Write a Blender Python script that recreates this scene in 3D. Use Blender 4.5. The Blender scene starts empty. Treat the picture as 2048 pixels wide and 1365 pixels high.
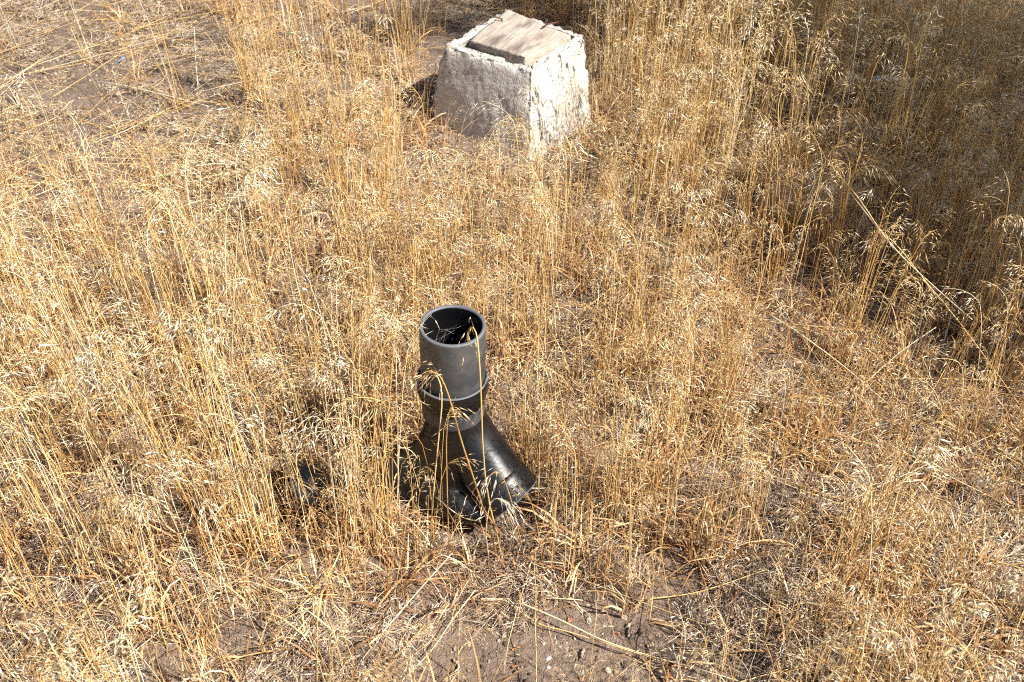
import bpy, math, random
import numpy as np
from mathutils import Vector, Matrix, Euler

# ------------------------------------------------------------------ camera, sky, sun, exposure
SC = bpy.context.scene
COL = SC.collection
CAM_H, PITCH, FPX = 1.52, 40.0, 2100.0
SUN_EL, SUN_AZ = 46.0, -26.0           # azimuth measured from +x (image right), negative = towards the camera

cam_data = bpy.data.cameras.new('camera')
cam_data.sensor_width = 36.0
cam_data.lens = FPX / 2048 * 36.0
cam_data.clip_start = 0.02
cam_data.clip_end = 500
cam_data.dof.use_dof = True
cam_data.dof.focus_distance = 1.95
cam_data.dof.aperture_fstop = 9.0
cam = bpy.data.objects.new('camera', cam_data)
COL.objects.link(cam)
cam.location = (0, 0, CAM_H)
cam.rotation_euler = (math.radians(90 - PITCH), 0, 0)
SC.camera = cam

el, az = math.radians(SUN_EL), math.radians(SUN_AZ)
SUN = Vector((math.cos(el) * math.cos(az), math.cos(el) * math.sin(az), math.sin(el)))   # towards the sun
world = bpy.data.worlds.new('World')
SC.world = world
world.use_nodes = True
wn = world.node_tree
sky = wn.nodes.new('ShaderNodeTexSky')
sky.sky_type = 'NISHITA'
sky.sun_disc = False
sky.sun_elevation = el
sky.sun_rotation = math.radians(90) - az
wn.links.new(sky.outputs[0], wn.nodes['Background'].inputs[0])
wn.nodes['Background'].inputs[1].default_value = 0.06
sun_data = bpy.data.lights.new('sun', 'SUN')
sun_data.energy = 5.0
sun_data.angle = math.radians(0.53)
sun_data.color = (1.0, 0.955, 0.89)
sun = bpy.data.objects.new('sun', sun_data)
COL.objects.link(sun)
sun.rotation_euler = SUN.to_track_quat('Z', 'Y').to_euler()
sun.location = (6, -1, 6)

SC.view_settings.view_transform = 'Standard'
SC.view_settings.look = 'None'
SC.view_settings.gamma = 1
SC.view_settings.exposure = 1.12
SC.cycles.max_bounces = 4
SC.cycles.diffuse_bounces = 3
SC.cycles.glossy_bounces = 1
SC.cycles.transmission_bounces = 2
SC.cycles.use_denoising = False
SC.cycles.filter_width = 1.1
SC.cycles.adaptive_threshold = 0.03
SC.cycles.transparent_max_bounces = 4
SC.cycles.caustics_reflective = False
SC.cycles.caustics_refractive = False

# ------------------------------------------------------------------ helpers
cp, sp = math.cos(math.radians(PITCH)), math.sin(math.radians(PITCH))

def px2(px, py, z=0.0):
    """A point of the place at height z, found from where the photograph shows it."""
    u, v = (px - 1024) / FPX, (682.5 - py) / FPX
    d = Vector((u, cp + v * sp, -sp + v * cp))
    t = (z - CAM_H) / d.z
    return Vector((d.x * t, d.y * t, z))

def to_px(P):
    P = np.asarray(P, float)
    x, y, z = P[..., 0], P[..., 1], P[..., 2] - CAM_H
    dep = y * cp - z * sp
    up = y * sp + z * cp
    return 1024 + FPX * x / dep, 682.5 - FPX * up / dep

def _h(ix, iy, iz, seed):
    n = (ix * 374761393 + iy * 668265263 + iz * 2147483647 + seed * 974711) & 0xFFFFFFFF
    n = ((n ^ (n >> 13)) * 1274126177) & 0xFFFFFFFF
    n = ((n ^ (n >> 16)) * 2246822519) & 0xFFFFFFFF
    return ((n ^ (n >> 15)) & 0xFFFF) / 65535.0

def vnoise(P, scale, seed=0):
    P = np.asarray(P, float) * scale
    i = np.floor(P).astype(np.int64)
    f = P - i
    f = f * f * (3 - 2 * f)
    out = 0
    for dx in (0, 1):
        for dy in (0, 1):
            for dz in (0, 1):
                w = (f[..., 0] if dx else 1 - f[..., 0]) * (f[..., 1] if dy else 1 - f[..., 1]) * (f[..., 2] if dz else 1 - f[..., 2])
                out = out + w * _h(i[..., 0] + dx, i[..., 1] + dy, i[..., 2] + dz, seed)
    return out * 2 - 1

def fbm(P, scale, octv=4, seed=0, gain=0.5):
    a, s, o = 1.0, 0.0, 0
    for k in range(octv):
        o = o + a * vnoise(P, scale * 2 ** k, seed + k * 17)
        s += a
        a *= gain
    return o / s

def P3(x, y, z=0.0):
    x = np.asarray(x, float)
    return np.stack([x, np.asarray(y, float), np.full_like(x, z)], -1)

def nodes_of(name):
    m = bpy.data.materials.new(name)
    m.use_nodes = True
    nt = m.node_tree
    return m, nt, nt.nodes['Principled BSDF'], nt.nodes['Material Output']

def N(nt, t, **kw):
    n = nt.nodes.new(t)
    for k, v in kw.items():
        setattr(n, k, v)
    return n

def L(nt, a, b):
    nt.links.new(a, b)

def ramp(nt, fac, stops, interp='LINEAR'):
    r = N(nt, 'ShaderNodeValToRGB')
    r.color_ramp.interpolation = interp
    e = r.color_ramp.elements
    while len(e) < len(stops):
        e.new(0.5)
    for q, (p, c) in zip(e, stops):
        q.position = p
        q.color = (*c, 1) if len(c) == 3 else c
    L(nt, fac, r.inputs[0])
    return r.outputs[0]

def noise(nt, vec, scale, detail=4, rough=0.55, dist=0.0):
    n = N(nt, 'ShaderNodeTexNoise')
    n.inputs['Scale'].default_value = scale
    n.inputs['Detail'].default_value = detail
    n.inputs['Roughness'].default_value = rough
    n.inputs['Distortion'].default_value = dist
    if vec is not None:
        L(nt, vec, n.inputs['Vector'])
    return n.outputs['Fac']

def mixc(nt, fac, a, b, mode='MIX'):
    m = N(nt, 'ShaderNodeMix', data_type='RGBA', blend_type=mode)
    for sock, v in ((m.inputs[0], fac), (m.inputs[6], a), (m.inputs[7], b)):
        if hasattr(v, 'is_linked'):
            L(nt, v, sock)
        else:
            sock.default_value = v if isinstance(v, (int, float)) else (*v, 1)
    return m.outputs[2]

def objcoord(nt, scale=None):
    c = N(nt, 'ShaderNodeTexCoord').outputs['Object']
    if scale:
        mp = N(nt, 'ShaderNodeMapping')
        mp.inputs['Scale'].default_value = scale
        L(nt, c, mp.inputs['Vector'])
        return mp.outputs[0]
    return c

def bump(nt, h, strength, dist, prev=None):
    b = N(nt, 'ShaderNodeBump')
    b.inputs['Strength'].default_value = strength
    b.inputs['Distance'].default_value = dist
    L(nt, h, b.inputs['Height'])
    if prev is not None:
        L(nt, prev, b.inputs['Normal'])
    return b.outputs[0]

# ------------------------------------------------------------------ materials
def straw_mat(name, stops, rough=0.5, transl=0.25, own=False, spec=0.35, geom=False):
    """Dry plant fibre: colour differs from plant to plant (tint), some light passes through."""
    m, nt, b, out = nodes_of(name)
    if own:
        t = N(nt, 'ShaderNodeObjectInfo').outputs['Random']
    else:
        a = N(nt, 'ShaderNodeAttribute')
        a.attribute_type = 'GEOMETRY' if geom else 'INSTANCER'
        a.attribute_name = 'tint'
        t = a.outputs['Fac']
    c = ramp(nt, t, stops)
    L(nt, c, b.inputs['Base Color'])
    b.inputs['Roughness'].default_value = rough
    b.inputs['Specular IOR Level'].default_value = spec
    tr = N(nt, 'ShaderNodeBsdfTranslucent'); L(nt, c, tr.inputs[0])
    mx = N(nt, 'ShaderNodeMixShader'); mx.inputs[0].default_value = transl
    L(nt, b.outputs[0], mx.inputs[1]); L(nt, tr.outputs[0], mx.inputs[2])
    L(nt, mx.outputs[0], out.inputs[0])
    return m

STEM = [(0.0, (0.36, 0.19, 0.065)), (0.22, (0.58, 0.33, 0.098)), (0.5, (0.72, 0.475, 0.175)), (0.78, (0.79, 0.59, 0.29)), (1.0, (0.80, 0.70, 0.52))]
SEED = [(0.0, (0.52, 0.34, 0.155)), (0.4, (0.74, 0.555, 0.315)), (0.8, (0.83, 0.70, 0.49)), (1.0, (0.87, 0.79, 0.64))]
LEAF = [(0.0, (0.26, 0.118, 0.045)), (0.35, (0.46, 0.25, 0.10)), (0.7, (0.66, 0.45, 0.225)), (1.0, (0.79, 0.66, 0.46))]
THAT = [(0.0, (0.34, 0.245, 0.165)), (0.5, (0.47, 0.35, 0.25)), (1.0, (0.60, 0.48, 0.36))]
M_THATD = straw_mat('thatch_fibre_brown', [(0, (0.17, 0.108, 0.068)), (1, (0.30, 0.205, 0.135))], 0.6, 0.1)
M_THATL = straw_mat('thatch_fibre_pale', [(0, (0.62, 0.51, 0.385)), (1, (0.80, 0.71, 0.58))], 0.6, 0.1)
M_STEM = straw_mat('straw_stem', STEM, 0.42, 0.15)
M_SEED = straw_mat('straw_spikelet', SEED, 0.5, 0.30)
M_LEAF = straw_mat('straw_leaf', LEAF, 0.55, 0.25)
M_THAT = straw_mat('thatch_fibre', THAT, 0.6, 0.15)
M_STEMG = straw_mat('standing_stem', STEM, 0.42, 0.08, geom=True)
M_SEEDG = straw_mat('standing_spikelet', SEED, 0.62, 0.22, spec=0.2, geom=True)
M_LEAFG = straw_mat('standing_leaf', LEAF, 0.55, 0.15, geom=True)
M_STEM1 = straw_mat('single_stem', STEM, 0.42, 0.15, own=True)
M_SEED1 = straw_mat('single_spikelet', SEED, 0.5, 0.30, own=True)
M_PALE1 = straw_mat('bleached_stem', [(0, (0.62, 0.47, 0.27)), (1, (0.80, 0.69, 0.49))], 0.45, 0.1, own=True)
M_WEED = straw_mat('weed_husk', [(0, (0.62, 0.47, 0.28)), (1, (0.82, 0.69, 0.48))], 0.6, 0.2, own=True)

def soil_mat():
    m, nt, b, out = nodes_of('dry_soil')
    c = objcoord(nt)
    n1 = noise(nt, c, 3.0, 2)
    n2 = noise(nt, c, 60, 4, 0.65)
    n3 = noise(nt, c, 420, 1, 0.7)
    base = ramp(nt, n1, [(0.3, (0.150, 0.104, 0.073)), (0.7, (0.235, 0.172, 0.127))])
    base = mixc(nt, 0.6, base, ramp(nt, n2, [(0.3, (0.105, 0.072, 0.050)), (0.62, (0.245, 0.182, 0.138))]))
    vor = N(nt, 'ShaderNodeTexVoronoi'); vor.inputs['Scale'].default_value = 240
    L(nt, c, vor.inputs['Vector'])
    spk = ramp(nt, vor.outputs['Distance'], [(0.10, (1, 1, 1)), (0.24, (0, 0, 0))])
    sepc = N(nt, 'ShaderNodeSeparateColor'); L(nt, vor.outputs['Color'], sepc.inputs[0])
    gt = N(nt, 'ShaderNodeMath', operation='GREATER_THAN'); L(nt, sepc.outputs[0], gt.inputs[0]); gt.inputs[1].default_value = 0.72
    mu = N(nt, 'ShaderNodeMath', operation='MULTIPLY'); L(nt, spk, mu.inputs[0]); L(nt, gt.outputs[0], mu.inputs[1])
    base = mixc(nt, mu.outputs[0], base, (0.42, 0.33, 0.26))
    L(nt, base, b.inputs['Base Color'])
    b.inputs['Roughness'].default_value = 0.92
    b.inputs['Specular IOR Level'].default_value = 0.15
    nb = bump(nt, n2, 0.9, 0.012)
    nb = bump(nt, n3, 0.8, 0.003, nb)
    L(nt, nb, b.inputs['Normal'])
    return m
M_SOIL = soil_mat()

def concrete_mat():
    m, nt, b, out = nodes_of('weathered_concrete')
    c = objcoord(nt)
    n1 = noise(nt, c, 9, 5)
    n2 = noise(nt, c, 90, 5, 0.65)
    vor = N(nt, 'ShaderNodeTexVoronoi'); vor.inputs['Scale'].default_value = 95
    L(nt, c, vor.inputs['Vector'])
    pit = ramp(nt, vor.outputs['Distance'], [(0.08, (0, 0, 0)), (0.26, (1, 1, 1))])
    col = ramp(nt, n1, [(0.3, (0.50, 0.455, 0.395)), (0.7, (0.63, 0.585, 0.52))])
    col = mixc(nt, 0.45, col, ramp(nt, n2, [(0.3, (0.34, 0.305, 0.26)), (0.65, (0.66, 0.62, 0.56))]))
    crk = ramp(nt, noise(nt, c, 6.5, 6, 0.62, 0.6), [(0.490, (0, 0, 0)), (0.5, (0.55, 0.55, 0.55)), (0.510, (0, 0, 0))])
    col = mixc(nt, crk, col, (0.20, 0.17, 0.145))
    col = mixc(nt, ramp(nt, noise(nt, c, 11, 5, 0.65), [(0.56, (0, 0, 0)), (0.72, (0.5, 0.5, 0.5))]), col, (0.34, 0.26, 0.185))
    L(nt, col, b.inputs['Base Color'])
    b.inputs['Roughness'].default_value = 0.9
    b.inputs['Specular IOR Level'].default_value = 0.2
    nb = bump(nt, n2, 0.7, 0.006)
    nb = bump(nt, pit, 0.6, 0.006, nb)
    L(nt, nb, b.inputs['Normal'])
    return m
M_CONC = concrete_mat()

def streaked_mat():
    """Right face of the block: pale tone broken by upright dark streaks and blotches."""
    m, nt, b, out = nodes_of('streaked_concrete')
    c = objcoord(nt)
    st = noise(nt, objcoord(nt, (1, 1, 0.10)), 130, 4, 0.6)
    blot = noise(nt, objcoord(nt, (1, 1, 0.45)), 26, 6, 0.7)
    fine = noise(nt, c, 210, 3)
    col = ramp(nt, fine, [(0.3, (0.42, 0.385, 0.33)), (0.7, (0.56, 0.525, 0.47))])
    stain = ramp(nt, blot, [(0.54, (0, 0, 0)), (0.60, (1, 1, 1))])
    streak = ramp(nt, st, [(0.585, (0, 0, 0)), (0.68, (1, 1, 1))])
    tan = ramp(nt, noise(nt, objcoord(nt, (1, 1, 0.25)), 18, 4), [(0.45, (0, 0, 0)), (0.75, (1, 1, 1))])
    col = mixc(nt, tan, col, (0.44, 0.34, 0.24))
    col = mixc(nt, streak, col, (0.20, 0.17, 0.15))
    gate = ramp(nt, st, [(0.44, (0, 0, 0)), (0.52, (1, 1, 1))])
    mu = N(nt, 'ShaderNodeMath', operation='MULTIPLY'); L(nt, stain, mu.inputs[0]); L(nt, gate, mu.inputs[1])
    col = mixc(nt, mu.outputs[0], col, (0.055, 0.05, 0.05))
    L(nt, col, b.inputs['Base Color'])
    b.inputs['Roughness'].default_value = 0.85
    nb = bump(nt, st, 0.55, 0.004)
    nb = bump(nt, fine, 0.5, 0.003, nb)
    L(nt, nb, b.inputs['Normal'])
    return m
M_WHITE = streaked_mat()

def wood_mat(name, lo, hi, dark, axis=1):
    m, nt, b, out = nodes_of(name)
    s = [1, 1, 1]
    s[axis] = 0.06
    g = noise(nt, objcoord(nt, s), 160, 5, 0.65, 0.4)
    big = noise(nt, objcoord(nt, [0.3 if k == axis else 1 for k in range(3)]), 22, 4, 0.6)
    col = ramp(nt, g, [(0.3, lo), (0.62, hi)])
    col = mixc(nt, ramp(nt, big, [(0.52, (0, 0, 0)), (0.70, (1, 1, 1))]), col, dark)
    L(nt, col, b.inputs['Base Color'])
    b.inputs['Roughness'].default_value = 0.8
    b.inputs['Specular IOR Level'].default_value = 0.25
    L(nt, bump(nt, g, 0.8, 0.003), b.inputs['Normal'])
    return m
M_BOARD = wood_mat('grey_weathered_wood', (0.27, 0.215, 0.165), (0.47, 0.40, 0.325), (0.15, 0.115, 0.095))
M_STICK = wood_mat('grey_bark', (0.30, 0.225, 0.17), (0.55, 0.46, 0.37), (0.16, 0.12, 0.09))
M_REDSTICK = wood_mat('red_brown_bark', (0.26, 0.105, 0.042), (0.48, 0.235, 0.105), (0.14, 0.06, 0.03))

def abs_mat(name, col, rough, dust=0.25):
    m, nt, b, out = nodes_of(name)
    c = objcoord(nt)
    n1 = noise(nt, c, 14, 5, 0.6)
    n2 = noise(nt, c, 240, 3, 0.6)
    geo = N(nt, 'ShaderNodeNewGeometry')
    d = ramp(nt, n1, [(0.42, (0, 0, 0)), (0.75, (dust, dust, dust))])
    cc = mixc(nt, d, col, (0.27, 0.225, 0.18))
    spk = ramp(nt, n2, [(0.72, (0, 0, 0)), (0.78, (0.16, 0.16, 0.16))])
    cc = mixc(nt, spk, cc, (0.35, 0.32, 0.29))
    L(nt, cc, b.inputs['Base Color'])
    b.inputs['Roughness'].default_value = rough
    L(nt, ramp(nt, n1, [(0.3, (rough - 0.08,) * 3), (0.7, (rough + 0.16,) * 3)]), b.inputs['Roughness'])
    b.inputs['Specular IOR Level'].default_value = 0.55
    L(nt, bump(nt, n2, 0.12, 0.002), b.inputs['Normal'])
    return m
M_ABS = abs_mat('black_abs_plastic', (0.0045, 0.0046, 0.0055), 0.30, 0.02)
M_ABSRIM = abs_mat('scuffed_grey_plastic', (0.10, 0.105, 0.115), 0.55, 0.2)
M_STUB = abs_mat('sun_faded_plastic', (0.042, 0.045, 0.051), 0.42, 0.32)

def flat_mat(name, col, rough=0.7, metal=0.0, var=0.25, scale=60):
    m, nt, b, out = nodes_of(name)
    n1 = noise(nt, objcoord(nt), scale, 4)
    lo = tuple(v * (1 - var) for v in col)
    hi = tuple(min(1, v * (1 + var)) for v in col)
    L(nt, ramp(nt, n1, [(0.3, lo), (0.7, hi)]), b.inputs['Base Color'])
    b.inputs['Roughness'].default_value = rough
    b.inputs['Metallic'].default_value = metal
    L(nt, bump(nt, n1, 0.4, 0.002), b.inputs['Normal'])
    return m
M_RUST = flat_mat('rusty_iron', (0.115, 0.052, 0.035), 0.8, 0.3, 0.4, 300)
M_WEB = flat_mat('cobweb_silk', (0.62, 0.60, 0.56), 0.6)
M_BLUE = flat_mat('blue_plastic_film', (0.10, 0.30, 0.52), 0.4)
M_PALESCRAP = flat_mat('pale_scrap', (0.62, 0.58, 0.53), 0.6)
M_CRUST = flat_mat('grey_crust', (0.27, 0.215, 0.165), 0.9, 0, 0.35, 80)
STONES = {
    'tan': flat_mat('tan_stone', (0.30, 0.235, 0.17), 0.85, 0, 0.25, 220),
    'pale': flat_mat('pale_stone', (0.40, 0.325, 0.24), 0.85, 0, 0.2, 220),
    'white': flat_mat('white_stone', (0.52, 0.48, 0.42), 0.75, 0, 0.12, 220),
    'orange': flat_mat('orange_stone', (0.34, 0.165, 0.085), 0.85, 0, 0.25, 220),
    'brown': flat_mat('brown_stone', (0.25, 0.17, 0.12), 0.85, 0, 0.25, 220),
}
M_LEAFGREEN = flat_mat('tree_leaf', (0.075, 0.105, 0.035), 0.6, 0, 0.4, 8)
M_BARK = flat_mat('tree_bark', (0.14, 0.105, 0.08), 0.9, 0, 0.4, 30)

# ------------------------------------------------------------------ mesh building
class MB:
    def __init__(self):
        self.v, self.f, self.m = [], [], []

    def tube(self, pts, rad, sides=3, mat=0, cap=False):
        pts = [Vector(p) for p in pts]
        n = len(pts)
        if not hasattr(rad, '__len__'):
            rad = [rad] * n
        base = len(self.v)
        ref = Vector((0.31, 0.77, 0.55))
        for i, p in enumerate(pts):
            t = (pts[min(i + 1, n - 1)] - pts[max(i - 1, 0)])
            t = t.normalized() if t.length > 1e-9 else Vector((0, 0, 1))
            a = ref - t * ref.dot(t)
            if a.length < 1e-3:
                a = t.orthogonal()
            a.normalize()
            ref = a
            b = t.cross(a)
            for k in range(sides):
                w = 2 * math.pi * k / sides
                q = p + (a * math.cos(w) + b * math.sin(w)) * rad[i]
                self.v.append((q.x, q.y, q.z))
        for i in range(n - 1):
            for k in range(sides):
                k2 = (k + 1) % sides
                o = base + i * sides
                self.f.append((o + k, o + k2, o + sides + k2, o + sides + k))
                self.m.append(mat)
        if cap:
            self.f.append(tuple(base + k for k in reversed(range(sides)))); self.m.append(mat)
            self.f.append(tuple(base + (n - 1) * sides + k for k in range(sides))); self.m.append(mat)

    def ribbon(self, pts, wid, side, mat=0):
        base = len(self.v)
        n = len(pts)
        for i, p in enumerate(pts):
            w = wid * (1 - (i / (n - 1)) ** 2 * 0.9) * 0.5
            s = Vector(side) * w
            p = Vector(p)
            self.v.append(tuple(p - s)); self.v.append(tuple(p + s))
        for i in range(n - 1):
            o = base + 2 * i
            self.f.append((o, o + 1, o + 3, o + 2)); self.m.append(mat)

    def spikelet(self, p, d, ln, w, rng, mat=1, awns=2, stalk=None, smat=0):
        """Pointed seed spikelet: a thin stalk, a flattened spindle and bristle awns."""
        d = Vector(d).normalized()
        a = d.orthogonal().normalized()
        a.rotate(Matrix.Rotation(rng.random() * 6.28, 3, d))
        b = d.cross(a)
        if stalk is not None:
            q = len(self.v)
            t = (p - stalk).normalized()
            s1 = t.orthogonal().normalized(); s2 = t.cross(s1)
            for r in (s1, -.5 * s1 + .87 * s2, -.5 * s1 - .87 * s2):
                self.v.append(tuple(stalk + r * .00045))
            self.v.append(tuple(p + d * ln * .06))
            for k in range(3):
                self.f.append((q + k, q + (k + 1) % 3, q + 3)); self.m.append(smat)
        c = p + d * ln * 0.36
        o = len(self.v)
        for q in (p, c + a * w, c - a * w * .85 + b * w * 0.5, c - a * w * .85 - b * w * 0.5, p + d * ln):
            self.v.append(tuple(q))
        for k in range(3):
            k2 = (k + 1) % 3
            self.f.append((o, o + 1 + k2, o + 1 + k)); self.m.append(mat)
            self.f.append((o + 4, o + 1 + k, o + 1 + k2)); self.m.append(mat)
        for k in range(awns):
            s = p + d * ln * rng.uniform(0.5, 0.95)
            dd = (d + a * rng.uniform(-0.3, 0.3) + b * rng.uniform(-0.3, 0.3)).normalized()
            q = len(self.v)
            sd = (a if k % 2 else b) * .0004
            for z in (s - sd, s + sd, s + dd * rng.uniform(0.007, 0.014)):
                self.v.append(tuple(z))
            self.f.append((q, q + 1, q + 2)); self.m.append(mat)

    def mesh(self, name, mats, smooth=True):
        me = bpy.data.meshes.new(name)
        me.from_pydata(self.v, [], self.f)
        for m in mats:
            me.materials.append(m)
        me.polygons.foreach_set('material_index', self.m)
        me.polygons.foreach_set('use_smooth', [smooth] * len(self.f))
        me.update()
        return me

def link(name, me, parent=None, label=None, cat=None, group=None, kind=None, loc=None):
    o = bpy.data.objects.new(name, me)
    COL.objects.link(o)
    if parent is not None:
        o.parent = parent
    if loc is not None:
        o.location = loc
    for k, v in (('label', label), ('category', cat), ('group', group), ('kind', kind)):
        if v:
            o[k] = v
    return o

# ------------------------------------------------------------------ ground
rng = random.Random(4)
npr = np.random.default_rng(11)
PIPE = px2(905, 650, 0.385)            # centre of the pipe's rim
SLAB = px2(1612, 398, 0.0)

def ground_z(x, y):
    x = np.asarray(x, float); y = np.asarray(y, float)
    p = P3(x, y)
    z = 0.016 * fbm(p, 1.7, 3, 3) + 0.007 * fbm(p, 9, 3, 9) + 0.0035 * fbm(p, 38, 3, 21)
    # the dug-out hollow the fitting lies in
    d = ((x - (PIPE.x + 0.01)) / 0.13) ** 2 + ((y - (PIPE.y - 0.07)) / 0.11) ** 2
    z = z - 0.045 * np.exp(-d ** 2)
    d = ((x - (PIPE.x - 0.335)) / 0.075) ** 2 + ((y - (PIPE.y - 0.06)) / 0.085) ** 2
    z = z - 0.060 * np.exp(-d ** 2)
    return z

def gz1(x, y):
    return float(ground_z(np.array([x]), np.array([y]))[0])

def on_ground(px, py, up=0.0):
    p = px2(px, py, 0)
    for _ in range(4):
        p = px2(px, py, gz1(p.x, p.y) + up)
    return p

def build_ground():
    def axis(lo, hi, step, far):
        fine = np.arange(lo, hi + 1e-6, step)
        out = [step * 1.6 ** k for k in range(1, 40)]
        ext = np.cumsum(out)
        ext = ext[ext < far]
        return np.concatenate([lo - ext[::-1], fine, hi + ext])
    xs = axis(-2.1, 2.1, 0.014, 120)
    ys = axis(0.75, 4.3, 0.014, 120)
    X, Y = np.meshgrid(xs, ys)
    fade = np.clip(1.4 - np.maximum(np.abs(X) - 2.1, np.maximum(Y - 4.3, 0.75 - Y)).clip(0) * 0.25, 0.25, 1)
    Z = ground_z(X, Y) * fade
    V = np.stack([X, Y, Z], -1).reshape(-1, 3)
    h, w = X.shape
    i = np.arange(h * w).reshape(h, w)
    F = np.stack([i[:-1, :-1], i[:-1, 1:], i[1:, 1:], i[1:, :-1]], -1).reshape(-1, 4)
    me = bpy.data.meshes.new('ground')
    me.vertices.add(len(V)); me.vertices.foreach_set('co', V.ravel())
    me.loops.add(F.size); me.loops.foreach_set('vertex_index', F.ravel().astype(np.int32))
    me.polygons.add(len(F))
    me.polygons.foreach_set('loop_start', np.arange(0, F.size, 4, dtype=np.int32))
    me.update(calc_edges=True)
    me.polygons.foreach_set('use_smooth', [True] * len(F))
    me.materials.append(M_SOIL)
    link('ground', me, kind='structure', label='dry brown soil littered with straw and fine gravel', cat='ground')
build_ground()

# ------------------------------------------------------------------ the tree whose shade falls over the right of the plot (it stands out of frame)
def build_tree():
    r = random.Random(21)
    base = Vector((4.35, 3.15, gz1(4.35, 3.15)))
    root = bpy.data.objects.new('shade_tree', None)
    COL.objects.link(root)
    root.location = base
    root['label'] = 'leafy tree right of the plot that shades the tall grass'
    root['category'] = 'tree'
    clumps = []
    # patches of shade on the ground (seen in the photograph) carried back towards the sun up to crown height
    shade = [(1610, 395, .20, 3.6), (1730, 350, .24, 3.9), (1690, 190, .26, 4.4), (1560, 110, .20, 4.7), (1840, 130, .30, 4.2),
             (1990, 470, .22, 3.2), (1930, 560, .17, 3.0), (1830, 500, .16, 3.3), (1480, 20, .22, 5.0), (1320, 0, .20, 5.2), (1120, -25, .2, 5.5),
             (930, -10, .17, 5.7), (790, 15, .13, 5.9), (1960, 350, .12, 3.4), (2060, 620, .18, 2.8), (2150, 480, .3, 3.1), (2180, 300, .3, 3.4),
             (2080, 60, .3, 4.0), (1750, 20, .28, 4.6), (1250, -120, .3, 5.4), (1600, -130, .4, 5.0), (1950, -130, .4, 4.4), (2300, 150, .4, 3.6),
             (1850, 300, .15, 3.8), (1780, 440, .16, 3.5), (1650, 470, .10, 3.5), (1520, 250, .08, 4.4)]
    for px, py, rad, t in shade:
        g = px2(px, py, 0.12)
        clumps.append((g + SUN * t, rad))
    hub = Vector((0, 0, 0))
    for c, _ in clumps:
        hub += c / len(clumps)
    mb = MB()
    top = Vector((hub.x, hub.y, 1.75))
    trunk_pts = [base + (top - base) * k + Vector((0.06 * math.sin(k * 5), 0.05 * math.sin(k * 4 + 1), 0)) for k in (0, .08, .25, .5, .75, 1)]
    mb.tube([p - base for p in trunk_pts], [.16, .125, .11, .10, .09, .08], 10, 0, True)
    link('trunk', mb.mesh('trunk', [M_BARK]), root)
    for c, rad in clumps:
        mb = MB()
        mid = (top * 0.5 + c * 0.5) + Vector((r.uniform(-.1, .1), r.uniform(-.1, .1), 0.12))
        mb.tube([top - base - Vector((0, 0, .1)), mid - base, c - base], [.035, .02, .006], 6, 0, True)
        link('limb', mb.mesh('limb', [M_BARK]), root)
    mb = MB()
    for c, rad in clumps:
        nl = int(720 * (rad / 0.2) ** 2)
        for k in range(nl):
            while True:
                q = Vector((r.uniform(-1, 1), r.uniform(-1, 1), r.uniform(-1, 1)))
                if q.length < 1:
                    break
            if r.random() < 0.35 * q.length:
                continue
            p = c + Vector((q.x * rad, q.y * rad * 1.05, q.z * rad * 0.8)) - base
            d = Vector((r.gauss(0, 1), r.gauss(0, 1), r.gauss(0, .7))).normalized()
            s = d.orthogonal().normalized()
            s.rotate(Matrix.Rotation(r.random() * 6.28, 3, d))
            ln, w = r.uniform(.03, .05), r.uniform(.009, .015)
            o = len(mb.v)
            for z in (p, p + d * ln * .45 + s * w, p + d * ln, p + d * ln * .45 - s * w):
                mb.v.append(tuple(z))
            mb.f.append((o, o + 1, o + 2, o + 3)); mb.m.append(0)
    link('crown', mb.mesh('crown', [M_LEAFGREEN], False), root)
build_tree()

# ------------------------------------------------------------------ concrete pier block with its timber cap
def grid_patch(mb, a, b, c, d, nu, nv, mat):
    """Bilinear patch a-b-c-d (counter-clockwise from outside)."""
    a, b, c, d = map(Vector, (a, b, c, d))
    o = len(mb.v)
    for j in range(nv + 1):
        for i in range(nu + 1):
            u, v = i / nu, j / nv
            p = (a * (1 - u) + b * u) * (1 - v) + (d * (1 - u) + c * u) * v
            mb.v.append(tuple(p))
    for j in range(nv):
        for i in range(nu):
            q = o + j * (nu + 1) + i
            mb.f.append((q, q + 1, q + nu + 2, q + nu + 1)); mb.m.append(mat)

def weld(me, dist=0.0004):
    import bmesh
    bm = bmesh.new(); bm.from_mesh(me)
    bmesh.ops.remove_doubles(bm, verts=bm.verts, dist=dist)
    bmesh.ops.recalc_face_normals(bm, faces=bm.faces)
    bm.to_mesh(me); bm.free()

def roughen(me, seed, amp_fine, amp_big, edges=(), edge_amp=0.0):
    n = len(me.vertices)
    co = np.empty(n * 3); me.vertices.foreach_get('co', co); co = co.reshape(-1, 3)
    no = np.empty(n * 3); me.vertex_normals.foreach_get('vector', no); no = no.reshape(-1, 3)
    d = amp_big * fbm(co, 14, 3, seed) + amp_fine * fbm(co, 120, 3, seed + 5)
    for p, q in edges:                                   # knocked-off arrises
        p, q = np.array(p), np.array(q)
        t = np.clip(((co - p) @ (q - p)) / ((q - p) @ (q - p)), 0, 1)
        dist = np.linalg.norm(co - (p + t[:, None] * (q - p)), axis=1)
        chip = np.clip(fbm(co, 42, 3, seed + 11) * 1.3 + 0.45, 0.12, 1.2)
        d = d - edge_amp * np.exp(-(dist / 0.011) ** 2) * chip
    me.vertices.foreach_set('co', (co + no * d[:, None]).ravel())
    me.update()

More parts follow.
